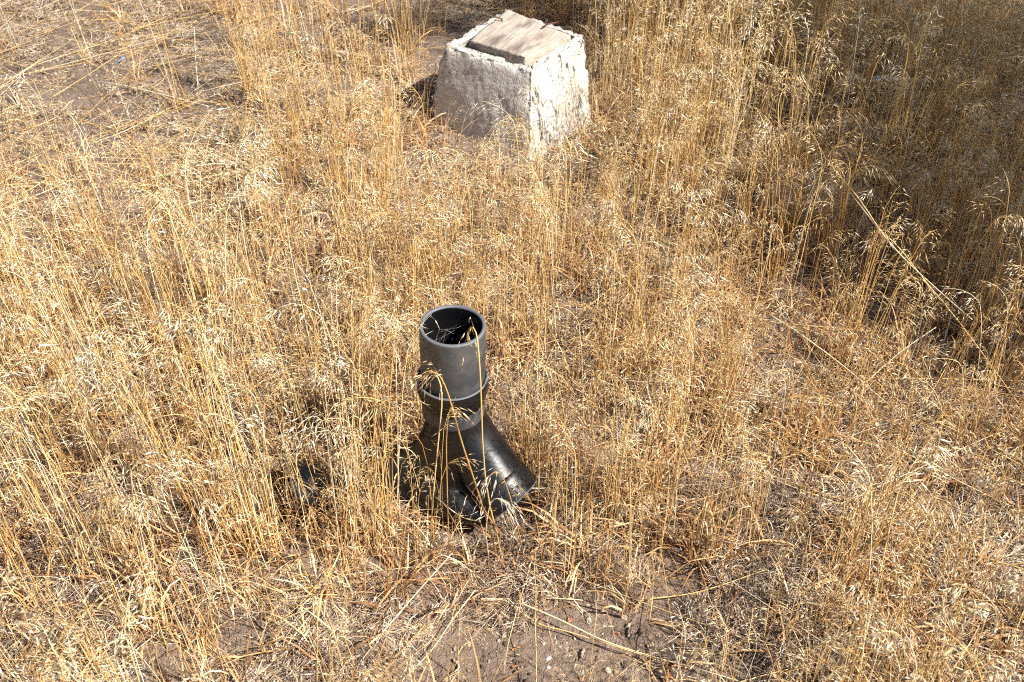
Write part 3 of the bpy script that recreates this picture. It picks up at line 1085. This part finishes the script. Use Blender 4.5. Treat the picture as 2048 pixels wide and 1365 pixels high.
def grow_thatch():
    r = random.Random(28)
    variants = [make_mat_patch(r, 230, .062, .012, .055, .013) for _ in range(16)]
    x, y = field(int(AREA * 215), 9)
    px, py = to_px(P3(x, y))
    d = paint(px, py, .80, THATCH) * np.clip(.85 + 1.0 * fbm(P3(x, y), 7, 3, 90), .08, 1.2)
    keep = np.random.default_rng(10).random(len(x)) < d
    x, y = x[keep], y[keep]
    z = ground_z(x, y)
    pts = [(a, b, c + r.uniform(0, .006)) for a, b, c in zip(x, y, z) if not on_block(a, b)]
    n = len(pts)
    print('thatch', n)
    scatter('straw_litter', variants, np.array(pts), [(r.gauss(0, .07), r.gauss(0, .07), r.random() * 6.28) for _ in range(n)],
            [r.uniform(.7, 1.15) for _ in range(n)], [r.randrange(16) for _ in range(n)], [min(1, max(0, r.gauss(.5, .16))) for _ in range(n)],
            [M_THAT, M_SEED, M_THATD, M_THATL], 'matted grey tan straw litter covering the soil', 'straw litter')
    # loose short bits over bare soil
    variants = [make_mat_patch(r, 5, .07, .008, .030, .0025) for _ in range(10)]
    x, y = field(int(AREA * 60), 12)
    pts = [(a, b, c) for a, b, c in zip(x, y, ground_z(x, y)) if not on_block(a, b)]
    n = len(pts)
    scatter('straw_crumbs', variants, np.array(pts), [(0, 0, r.random() * 6.28) for _ in range(n)], [r.uniform(.8, 1.3) for _ in range(n)],
            [r.randrange(10) for _ in range(n)], [min(1, max(0, r.gauss(.55, .25))) for _ in range(n)], [M_THAT, M_SEED, M_THATD, M_THATL], 'scattered straw crumbs on the bare soil', 'straw litter')

def rock(r, n_lat=6, n_lon=9, seed=0):
    mb = MB()
    sx, sy, sz = r.uniform(.85, 1.3), r.uniform(.6, 1.0), r.uniform(.42, .7)
    rows = []
    for i in range(1, n_lat):
        th = math.pi * i / n_lat
        row = []
        for k in range(n_lon):
            ph = 2 * math.pi * k / n_lon
            q = np.array([math.sin(th) * math.cos(ph), math.sin(th) * math.sin(ph), math.cos(th)])
            f = 1 + .42 * float(fbm(q[None] + seed * 3.1, 1.6, 2, seed)[0])
            row.append(len(mb.v)); mb.v.append((q[0] * f * sx, q[1] * f * sy, q[2] * f * sz))
        rows.append(row)
    t = len(mb.v); mb.v.append((0, 0, sz)); b = len(mb.v); mb.v.append((0, 0, -sz))
    for k in range(n_lon):
        k2 = (k + 1) % n_lon
        mb.f.append((t, rows[0][k], rows[0][k2])); mb.m.append(0)
        mb.f.append((b, rows[-1][k2], rows[-1][k])); mb.m.append(0)
        for i in range(len(rows) - 1):
            mb.f.append((rows[i][k], rows[i + 1][k], rows[i + 1][k2], rows[i][k2])); mb.m.append(0)
    return mb

def grit_mat():
    m, nt, b, out = nodes_of('grit')
    a = N(nt, 'ShaderNodeAttribute'); a.attribute_type = 'INSTANCER'; a.attribute_name = 'tint'
    c = ramp(nt, a.outputs['Fac'], [(0, (0.15, 0.105, 0.078)), (.4, (0.27, 0.205, 0.155)), (.8, (0.42, 0.33, 0.25)), (.93, (.40, .23, .13)), (1, (0.68, 0.62, 0.54))])
    L(nt, c, b.inputs['Base Color']); b.inputs['Roughness'].default_value = .9
    return m

def lay_grit():
    r = random.Random(38)
    variants = [rock(r, 4, 6, k) for k in range(12)]
    x, y = field(int(AREA * 4200), 15)
    gx, gy = to_px(P3(x, y))
    keep = np.random.default_rng(16).random(len(x)) < 1.0 - paint(gx, gy, .97, THATCH)
    x, y = x[keep], y[keep]
    z = ground_z(x, y)
    pts = [(a, b, c) for a, b, c in zip(x, y, z) if not on_block(a, b)]
    n = len(pts)
    scatter('gravel', variants, np.array(pts), [(r.random() * 6, r.random() * 6, r.random() * 6) for _ in range(n)],
            [min(.0075, .0009 * math.exp(abs(r.gauss(0, .75)))) for _ in range(n)], [r.randrange(12) for _ in range(n)], [r.random() ** 1.2 for _ in range(n)],
            [grit_mat()], 'fine tan and brown gravel grains in the soil', 'gravel')
def lay_clods():
    r = random.Random(48)
    variants = [rock(r, 5, 7, 40 + k) for k in range(10)]
    x, y = field(int(AREA * 900), 25)
    gx, gy = to_px(P3(x, y))
    keep = np.random.default_rng(26).random(len(x)) < 1.0 - paint(gx, gy, .95, THATCH)
    x, y = x[keep], y[keep]
    pts = [(a, b, c - .0008) for a, b, c in zip(x, y, ground_z(x, y)) if not on_block(a, b)]
    n = len(pts)
    scatter('soil_clods', variants, np.array(pts), [(r.random() * 6, r.random() * 6, r.random() * 6) for _ in range(n)],
            [min(.012, .0026 * math.exp(abs(r.gauss(0, .6)))) for _ in range(n)], [r.randrange(10) for _ in range(n)], [r.random() for _ in range(n)],
            [M_SOIL], 'crumbly brown clods on the bare soil', 'soil')

grow_lying()
grow_thatch()
lay_grit()
lay_clods()

# ------------------------------------------------------------------ single stalks and straws that can be told apart
def spline(pts, n):
    """Smooth path through the given points."""
    P = [Vector(p) for p in pts]
    if len(P) == 2:
        return [P[0].lerp(P[1], i / (n - 1)) for i in range(n)]
    out, m = [], len(P) - 1
    for i in range(n):
        t = i / (n - 1) * m
        k = min(int(t), m - 1)
        f = t - k
        p0, p1, p2, p3 = P[max(k - 1, 0)], P[k], P[k + 1], P[min(k + 2, m)]
        out.append(0.5 * ((2 * p1) + (p2 - p0) * f + (2 * p0 - 5 * p1 + 4 * p2 - p3) * f * f + (3 * p1 - p0 - 3 * p2 + p3) * f ** 3))
    return out

def px2y(px, py, y):
    u, v = (px - 1024) / FPX, (682.5 - py) / FPX
    t = y / (cp + v * sp)
    return Vector((u * t, y, CAM_H + (-sp + v * cp) * t))

def path(pp):
    """(px, py, height above the soil, or minus the distance into the plot) -> points of the place."""
    return [px2y(a, b, -h) if h < -.5 else on_ground(a, b, h) for a, b, h in pp]

def stalk(name, cat, label, pp, rad, mat, group=None, head=0, seed=0, droop=(0, 0, -1), nodes=2):
    r = random.Random(seed)
    P = spline(path(pp), 16)
    o = P[0].copy()
    P = [p - o for p in P]
    if head:
        root = link(name, None, label=label, cat=cat, group=group, loc=o)
    mb = MB()
    n = len(P)
    R = [rad * (1 - .5 * (i / (n - 1)) ** 1.3) for i in range(n)]
    mb.tube(P, R, 6, 0, True)
    for k in range(nodes):                                  # swollen joints of the culm
        i = int(n * (k + 1) / (nodes + 1.6))
        d = (P[i + 1] - P[i]).normalized()
        mb.tube([P[i] - d * .002, P[i], P[i] + d * .002], [R[i], R[i] * 1.4, R[i]], 6, 0)
    me = mb.mesh('stem', [mat])
    if not head:
        return link(name, me, label=label, cat=cat, group=group, loc=o)
    link('stem', me, root)
    mb = MB()
    i0 = int(n * .68)
    dv = Vector(droop)
    for k in range(head):
        t = i0 + (n - 1 - i0) * (k + r.random()) / head
        i = min(int(t), n - 2)
        p = P[i].lerp(P[i + 1], t - i)
        out = (P[i + 1] - P[i]).normalized() * .7 + dv * .5 + Vector((r.gauss(0, .5), r.gauss(0, .5), r.gauss(0, .35)))
        out.normalize()
        e = p + out * r.uniform(.007, .026)
        d = out * .7 + dv * .6 + Vector((0, 0, -.55)) + Vector((r.gauss(0, .15), r.gauss(0, .15), r.gauss(0, .15)))
        mb.spikelet(e, d, r.uniform(.017, .028), r.uniform(.0009, .0016), r, 1, 2, p, 0)
    link('seed_head', mb.mesh('seed_head', [mat, M_SEED1], True), root)
    return root

G1 = 'grass stalks standing in front of the pipe'
stalk('grass_stalk', 'grass stalk', 'long golden stalk slanting up to the left across the fitting', [(995, 1120, 0), (985, 1080, -1.195), (958, 990, -1.19), (922, 880, -1.19), (900, 800, -1.20), (882, 756, -1.21), (864, 744, -1.215), (846, 758, -1.215)], .0016, M_STEM1, G1, 15, 1, (-.5, -.2, -.3))
stalk('grass_stalk', 'grass stalk', 'tall golden stalk whose seed head droops over the pipe rim', [(1003, 1125, 0), (998, 1085, -1.19), (975, 990, -1.19), (965, 880, -1.19), (962, 780, -1.20), (957, 700, -1.22), (952, 666, -1.24), (943, 654, -1.25), (936, 668, -1.25), (936, 694, -1.25)], .0014, M_STEM1, G1, 8, 2, (-.1, 0, -.8))
stalk('grass_stalk', 'grass stalk', 'thin upright stalk before the dark neck of the fitting', [(898, 1125, 0), (896, 1035, -1.18), (894, 960, -1.18), (893, 880, -1.19), (898, 826, -1.19), (906, 816, -1.19)], .0010, M_STEM1, G1, 9, 3, (.3, 0, -.4))
stalk('grass_stalk', 'grass stalk', 'short stalk with a pale combed head hanging before the right sweep', [(1048, 1120, 0), (1030, 1030, -1.17), (1010, 965, -1.17), (993, 944, -1.165), (974, 956, -1.16)], .0011, M_STEM1, G1, 18, 4, (-.3, -.2, -.9))
stalk('grass_stalk', 'grass stalk', 'low stalk with a white combed head at the foot of the fitting', [(978, 1120, 0), (972, 1060, -1.16), (982, 1006, -1.16), (1001, 998, -1.155), (1018, 1010, -1.15)], .0011, M_STEM1, G1, 18, 5, (.4, -.3, -.7))
stalk('grass_stalk', 'grass stalk', 'stalk with a loose head leaning onto the left of the pipe stub', [(860, 1105, 0), (866, 1000, -1.19), (876, 890, -1.20), (884, 800, -1.22), (876, 756, -1.23), (858, 742, -1.235), (842, 760, -1.235)], .0013, M_STEM1, G1, 18, 6, (-.4, -.1, -.5))

G2 = 'loose straws lying on the bare soil'
stalk('straw', 'straw', 'thick pale straw running down to the right over bare soil', [(1035, 1204, .02), (1120, 1240, .022), (1206, 1281, .024), (1300, 1312, .020), (1405, 1340, .012)], .0016, M_PALE1, G2)
stalk('straw', 'straw', 'thin golden straw just below the thick pale one', [(1000, 1194, .016), (1075, 1246, .012), (1130, 1262, .014), (1215, 1288, .016), (1330, 1325, .012)], .0013, M_STEM1, G2)
stalk('straw', 'straw', 'orange golden straw lying below left of the bare soil', [(850, 1250, .012), (805, 1300, .014), (735, 1363, .008)], .0014, M_STEM1, G2)
stalk('straw', 'straw', 'long straight pale straw leaning on the tufts left of bare soil', [(727, 1294, .004), (760, 1270, .02), (830, 1190, .07), (905, 1106, .12)], .0014, M_PALE1, G2)
stalk('straw', 'straw', 'pale straw curving down from the tuft at the soil edge', [(950, 1181, .03), (905, 1240, .02), (862, 1302, .012), (800, 1366, .010)], .0013, M_PALE1, G2)
stalk('straw', 'straw', 'golden straw slanting up right beside the bare soil', [(1290, 1199, .008), (1380, 1188, .018), (1450, 1168, .03), (1530, 1140, .04)], .0013, M_STEM1, G2)
stalk('straw', 'straw', 'golden straw crossing the bottom edge right of bare soil', [(1345, 1323, .01), (1420, 1345, .014), (1495, 1368, .01)], .0012, M_STEM1, G2)
stalk('straw', 'straw', 'short grey straw among the tufts above the bare soil', [(1092, 1197, .006), (1130, 1198, .007), (1166, 1201, .006)], .0016, M_PALE1, G2)
stalk('straw', 'straw', 'small silvery straw below the left tufts', [(714, 1264, .008), (740, 1256, .01), (762, 1251, .008)], .0016, M_PALE1, G2)

G3 = 'long stalks leaning through the right side'
stalk('stout_stalk', 'stalk', 'stout golden stalk slanting down right out of the shade', [(1655, 324, .30), (1718, 398, .275), (1760, 460, .25), (1795, 492, .235), (1850, 562, .205), (1915, 640, .175), (1990, 742, .13), (2060, 840, .09)], .0014, M_STEM1, G3)
stalk('stout_stalk', 'stalk', 'thin stalk running close beside the stout slanting one', [(1700, 385, .28), (1790, 498, .24), (1870, 575, .21), (1945, 640, .19)], .0015, M_STEM1, G3)
stalk('stout_stalk', 'stalk', 'long golden stalk slanting down right through the short grass', [(1540, 630, .16), (1600, 668, .15), (1690, 735, .13), (1760, 795, .11), (1830, 852, .08)], .0015, M_STEM1, G3)
stalk('straw', 'straw', 'straight white straw lying level in the right middle', [(1697, 590, .06), (1760, 594, .065), (1823, 596, .06)], .0013, M_PALE1, G3)
stalk('straw', 'straw', 'pale straw slanting up right below the level white one', [(1740, 757, .05), (1800, 705, .09), (1872, 655, .12)], .0014, M_PALE1, G3)
stalk('straw', 'straw', 'short white straw on the litter at right', [(1648, 903, .012), (1675, 888, .014), (1702, 868, .012)], .0016, M_PALE1, G3)
stalk('straw', 'straw', 'white straw right of the block, the longer of two', [(1250, 300, .05), (1282, 235, .12), (1314, 172, .19)], .0014, M_PALE1, G3)
stalk('straw', 'straw', 'white straw right of the block, the shorter of two', [(1262, 282, .06), (1290, 232, .11), (1312, 190, .15)], .0012, M_PALE1, G3)
stalk('straw', 'straw', 'golden straw slanting up right, farther from the block', [(1268, 292, .06), (1322, 232, .13), (1372, 188, .18)], .0013, M_STEM1, G3)
stalk('grass_stalk', 'grass stalk', 'tall stalk with a nodding head in the shade at right', [(1600, 455, 0), (1570, 330, .16), (1556, 230, .28), (1566, 180, .335), (1585, 175, .335)], .0014, M_STEM1, G3, 14, 31, (.4, 0, -.5))
stalk('grass_stalk', 'grass stalk', 'tall stalk topped with a curved head near the right edge', [(1955, 330, 0), (1975, 220, .16), (1990, 120, .29), (2000, 72, .35), (1985, 70, .35)], .0014, M_STEM1, G3, 14, 32, (-.3, 0, -.6))
stalk('grass_stalk', 'grass stalk', 'stalk with a white hanging head before the dark hollow', [(1745, 520, 0), (1735, 450, .08), (1722, 392, .15), (1738, 372, .17), (1752, 385, .155)], .0012, M_STEM1, G3, 16, 33, (.2, 0, -.9))

G4 = 'straws lying over the flattened upper left'
stalk('straw', 'straw', 'straight white straw near the top left corner', [(144, 20, .02), (200, 23, .022), (252, 25, .02)], .0016, M_PALE1, G4)
stalk('straw', 'straw', 'long pale straw rising to the right at the left edge', [(-10, 424, .03), (80, 388, .04), (165, 350, .03)], .0015, M_PALE1, G4)
stalk('straw', 'straw', 'white bent stalk standing at upper left', [(207, 425, .005), (178, 350, .09), (168, 300, .14), (160, 265, .17)], .0017, M_PALE1, G4)
stalk('straw', 'straw', 'golden straw arching over the soil patch at upper left', [(30, 264, .02), (110, 244, .04), (180, 247, .045), (258, 262, .02)], .0012, M_STEM1, G4)
stalk('straw', 'straw', 'white straw along the top of the dry weed heap', [(334, 246, .05), (400, 262, .055), (470, 279, .05)], .0016, M_PALE1, G4)
stalk('straw', 'straw', 'pale straw sloping down left from the weed heap', [(475, 395, .05), (400, 402, .05), (340, 425, .04), (285, 470, .02)], .0016, M_PALE1, G4)
stalk('straw', 'straw', 'upper of two pale straws rising right beside the soil patch', [(190, 285, .02), (250, 262, .04), (330, 222, .05)], .0013, M_PALE1, G4)
stalk('straw', 'straw', 'golden straw slanting down right at upper left', [(185, 20, .12), (260, 110, .08), (345, 235, .02)], .0013, M_STEM1, G4)
stalk('straw', 'straw', 'thin white upright straw above the weed heap', [(396, 178, .01), (391, 110, .09), (389, 55, .15)], .0013, M_PALE1, G4)
stalk('straw', 'straw', 'yellow straw lying left of the pier block', [(762, 141, .012), (805, 135, .014), (842, 127, .012)], .0022, M_STEM1, G4)

# ------------------------------------------------------------------ twigs, chips, stones, scraps
def twig(label, pp, rad, mat, cat='twig', name='twig', branches=(), group=None, seed=0):
    r = random.Random(seed)
    P = spline(path(pp), 18)
    o = P[0].copy()
    def wob(Q):
        return [q - o + Vector((r.gauss(0, rad * .35), r.gauss(0, rad * .35), r.gauss(0, rad * .25))) for q in Q]
    mb = MB()
    n = len(P)
    mb.tube(wob(P), [rad * (1 - .45 * i / (n - 1)) * r.uniform(.88, 1.12) for i in range(n)], 9, 0, True)
    ob = link(name, mb.mesh(name, [mat]), label=label, cat=cat, group=group, loc=o)
    for bp in branches:
        mb = MB()
        Q = wob(spline(path(bp), 10))
        mb.tube(Q, [rad * .7 * (1 - .55 * i / 9) for i in range(10)], 7, 0, True)
        link('side_shoot', mb.mesh('side_shoot', [mat]), ob)
    return ob

twig('thick weathered grey stick lying at top centre with a dark hollow below', [(622, 97, .018), (655, 103, .022), (692, 107, .022), (735, 112, .014)], .0085, M_STICK, 'stick', 'stick', [[(668, 104, .02), (690, 122, .008)]], seed=1)
twig('curved pale branch near the top edge left of the block', [(646, 13, .02), (672, 26, .012), (700, 20, .014), (745, 12, .02)], .0042, M_STICK, 'stick', 'stick', [[(690, 24, .013), (711, 9, .03)]], seed=2)
twig('short split grey stick between the two top sticks', [(694, 72, .006), (710, 66, .010), (728, 60, .006)], .0052, M_STICK, 'stick', 'stick', seed=3)
twig('forked red brown twig at the bottom edge', [(1333, 1368, .0), (1335, 1345, .02), (1334, 1322, .04)], .0030, M_REDSTICK, 'twig', 'twig', [[(1335, 1340, .024), (1352, 1332, .028), (1372, 1334, .022)], [(1335, 1352, .012), (1346, 1360, .01), (1350, 1368, .006)]], seed=4)
twig('dark thin twig lying in the litter at lower right', [(1475, 1176, .02), (1466, 1215, .015), (1447, 1266, .005)], .0022, M_REDSTICK, seed=5)
twig('crooked grey twig at the bottom left of bare soil', [(906, 1318, .004), (918, 1334, .006), (906, 1348, .006), (890, 1366, .004)], .0022, M_STICK, seed=6)
GC = 'wood chips on the bare soil'
twig('tan bark chip at the right of bare soil', [(1258, 1249, .004), (1258, 1260, .005), (1256, 1272, .004)], .0030, M_STICK, 'wood chip', 'wood_chip', group=GC, seed=7)
twig('grey bark chip in the middle of bare soil', [(1166, 1301, .003), (1164, 1310, .004), (1161, 1320, .003)], .0026, M_STICK, 'wood chip', 'wood_chip', group=GC, seed=8)
twig('orange bark chip at upper left of bare soil', [(1024, 1301, .003), (1032, 1297, .004), (1040, 1294, .003)], .0022, M_REDSTICK, 'wood chip', 'wood_chip', group=GC, seed=9)
twig('orange bark chip at lower left of bare soil', [(1024, 1336, .003), (1031, 1333, .004), (1037, 1330, .003)], .0020, M_REDSTICK, 'wood chip', 'wood_chip', group=GC, seed=10)
twig('orange brown chip beside the long straw at right', [(1288, 1327, .003), (1297, 1322, .005), (1307, 1317, .003)], .0022, M_REDSTICK, 'wood chip', 'wood_chip', group=GC, seed=11)
twig('brown hooked twig above the pebbles on the soil', [(1144, 1212, .006), (1158, 1214, .010), (1163, 1222, .006)], .0014, M_REDSTICK, seed=12)

def stone(px, py, dia, kind, label, seed):
    r = random.Random(seed)
    rad = dia * .5
    mb = rock(r, 5, 8, seed)
    mb.v = [(a * rad * r.uniform(.86, 1.08), b * rad * r.uniform(.86, 1.08), c * rad * r.uniform(.8, 1.1)) for a, b, c in mb.v]
    p = on_ground(px, py, rad * .05)
    o = link('pebble', mb.mesh('pebble', [STONES[kind]], False), label=label, cat='pebble', group='pebbles on the soil', loc=p)
    o.rotation_euler = (0, 0, r.random() * 6.28)
PEB = [(1139, 1241, .0125, 'orange', 'orange pebble left of the pale one at the soil edge'),
       (1178, 1241, .0150, 'pale', 'pale round pebble at the upper edge of bare soil'),
       (1249, 1235, .0140, 'tan', 'tan pebble in the litter right of the pale one'),
       (1303, 1296, .0110, 'tan', 'tan pebble beside the long straw at right'),
       (1327, 1300, .0080, 'pale', 'small pale pebble right of the straw-side tan one'),
       (1097, 1318, .0090, 'white', 'bright white pebble in the middle of bare soil'),
       (1097, 1335, .0065, 'white', 'tiny white pebble just below the bright white one'),
       (1216, 1341, .0130, 'pale', 'pale pebble near the bottom edge, left of a pair'),
       (1232, 1344, .0115, 'tan', 'tan pebble near the bottom edge, right of a pair'),
       (1162, 1358, .0105, 'orange', 'reddish pebble at the bottom edge of bare soil'),
       (1236, 1268, .0090, 'orange', 'small orange brown pebble by the tan bark chip'),
       (1185, 1335, .0075, 'pale', 'small pale pebble left of the bottom pair'),
       (861, 1253, .0110, 'pale', 'pale pebble at the top of the orange straw'),
       (938, 1289, .0120, 'tan', 'tan pebble left of the bare soil'),
       (907, 1361, .0110, 'brown', 'brown pebble beside the crooked grey twig'),
       (782, 1294, .0085, 'white', 'white pebble in the litter left of bare soil'),
       (239, 359, .0150, 'orange', 'reddish pebble among the straw at upper left'),
       (36, 326, .0260, 'pale', 'flat pale stone at the left edge'),
       (755, 65, .0120, 'white', 'white pebble right of the split grey stick')]
for k, (a, b, d, kd, lb) in enumerate(PEB):
    stone(a, b, d, kd, lb, 100 + k)

def scrap(name, label, cat, quad, lift, mat, seed):
    """A crumpled thin sheet with its own thickness."""
    c = [on_ground(a, b, lift) for a, b in quad]
    o = sum(c, Vector()) / 4
    mb = MB()
    n = 8
    th = Vector((0, 0, -.0012))
    A = [p - o for p in c]
    grid_patch(mb, *A, n, n, 0)
    grid_patch(mb, *[p + th for p in reversed(A)], n, n, 0)
    for k in range(4):
        a, b = A[k], A[(k + 1) % 4]
        grid_patch(mb, a + th, b + th, b, a, n, 1, 0)
    me = mb.mesh(name, [mat])
    weld(me, .0002)
    co = np.empty(len(me.vertices) * 3); me.vertices.foreach_get('co', co); co = co.reshape(-1, 3)
    q = co.copy(); q[:, 2] = 0
    co[:, 2] += .007 * fbm(q, 60, 2, seed) + .006
    me.vertices.foreach_set('co', co.ravel()); me.update()
    return link(name, me, label=label, cat=cat, loc=o)
scrap('plastic_scrap', 'small torn scrap of blue plastic at upper left', 'litter', [(230, 131), (238, 126), (252, 118), (246, 120)], .012, M_BLUE, 3)
scrap('paper_scrap', 'pale scrap lying in the shaded grass at top right', 'litter', [(1735, 166), (1792, 163), (1788, 155), (1738, 157)], .03, M_PALESCRAP, 5)

def build_slab():
    """Low flat crust with an undercut front edge, straw matted on top."""
    r = random.Random(44)
    px = [(1525, 428), (1600, 436), (1655, 428), (1690, 418), (1700, 385), (1660, 355), (1590, 350), (1530, 372)]
    top = [on_ground(a, b, .045) for a, b in px]
    o = sum(top, Vector()) / len(top); o.z = 0
    mb = MB()
    n = 48
    ring = spline(top + [top[0]], n + 1)[:n]
    cen = sum(ring, Vector()) / n
    for lv, (f, dz) in enumerate(((0, .004), (.5, .004), (.85, .001), (1, -.006), (1.0, -.014), (.90, -.022), (.80, -.05))):
        for p in ring:
            q = cen + (p - cen) * max(f, .02) - o
            mb.v.append((q.x, q.y, q.z + dz + r.gauss(0, .0012)))
    for lv in range(6):
        for k in range(n):
            k2 = (k + 1) % n
            mb.f.append((lv * n + k, (lv + 1) * n + k, (lv + 1) * n + k2, lv * n + k2)); mb.m.append(0)
    mb.f.append(tuple(range(n))); mb.m.append(0)
    root = link('flat_slab', mb.mesh('flat_slab', [M_CRUST]), label='low flat slab with a dark undercut edge in the shaded grass', cat='slab', kind='thing', loc=o)
    mb = MB()
    for k in range(620):
        a, f = r.random() * 6.28, math.sqrt(r.random()) * .98
        p = cen + (ring[int(a / 6.2832 * n) % n] - cen) * f - o + Vector((0, 0, r.uniform(.003, .012)))
        b = r.random() * 6.28
        d = Vector((math.cos(b), math.sin(b), r.uniform(-.1, .15))) * r.uniform(.008, .028)
        mb.tube([p - d, p + Vector((0, 0, .003)), p + d], [.0005, .0009, .0004], 3)
    w = link('straw_cover', mb.mesh('straw_cover', [M_PALE1]), root)
    w['kind'] = 'stuff'
build_slab()

def build_weed():
    """Dry broken weed: stiff pale branches covered in small husks, lying in a heap."""
    r = random.Random(52)
    root_p = on_ground(555, 350, .02)
    root = link('dead_weed', None, label='heap of dry pale weed branches covered in small husks', cat='dead weed', loc=root_p)
    tips = [(290, 285), (300, 320), (310, 355), (330, 385), (365, 262), (380, 300), (400, 345), (395, 385), (430, 270), (450, 315), (455, 360), (445, 395), (495, 300), (500, 345), (505, 380), (345, 335)]
    for a, b in tips:
        t = on_ground(a, b, r.uniform(.02, .07)) - root_p
        mb = MB()
        mid = t * .5 + Vector((r.uniform(-.02, .02), r.uniform(-.03, .03), r.uniform(.01, .05)))
        P = spline([Vector((0, 0, -.01)), mid, t], 14)
        mb.tube(P, [.0019 * (1 - .6 * i / 13) for i in range(14)], 5, 0)
        for k in range(5, 14):
            for q in range(2):
                d = Vector((r.gauss(0, 1), r.gauss(0, 1), r.gauss(.2, .6))).normalized()
                d = (d + (P[k] - P[k - 1]).normalized() * .6).normalized()
                ln = r.uniform(.015, .05)
                e = P[k] + d * ln
                mb.tube([P[k], e], [.0008, .0004], 3, 0)
                for h in range(5):
                    hp = P[k] + d * ln * r.uniform(.25, 1)
                    hd = Vector((r.gauss(0, 1), r.gauss(0, 1), r.gauss(0, 1))).normalized()
                    mb.spikelet(hp, hd, r.uniform(.006, .011), r.uniform(.0014, .0024), r, 1, 0)
        link('branch', mb.mesh('branch', [M_PALE1, M_WEED]), root)
build_weed()
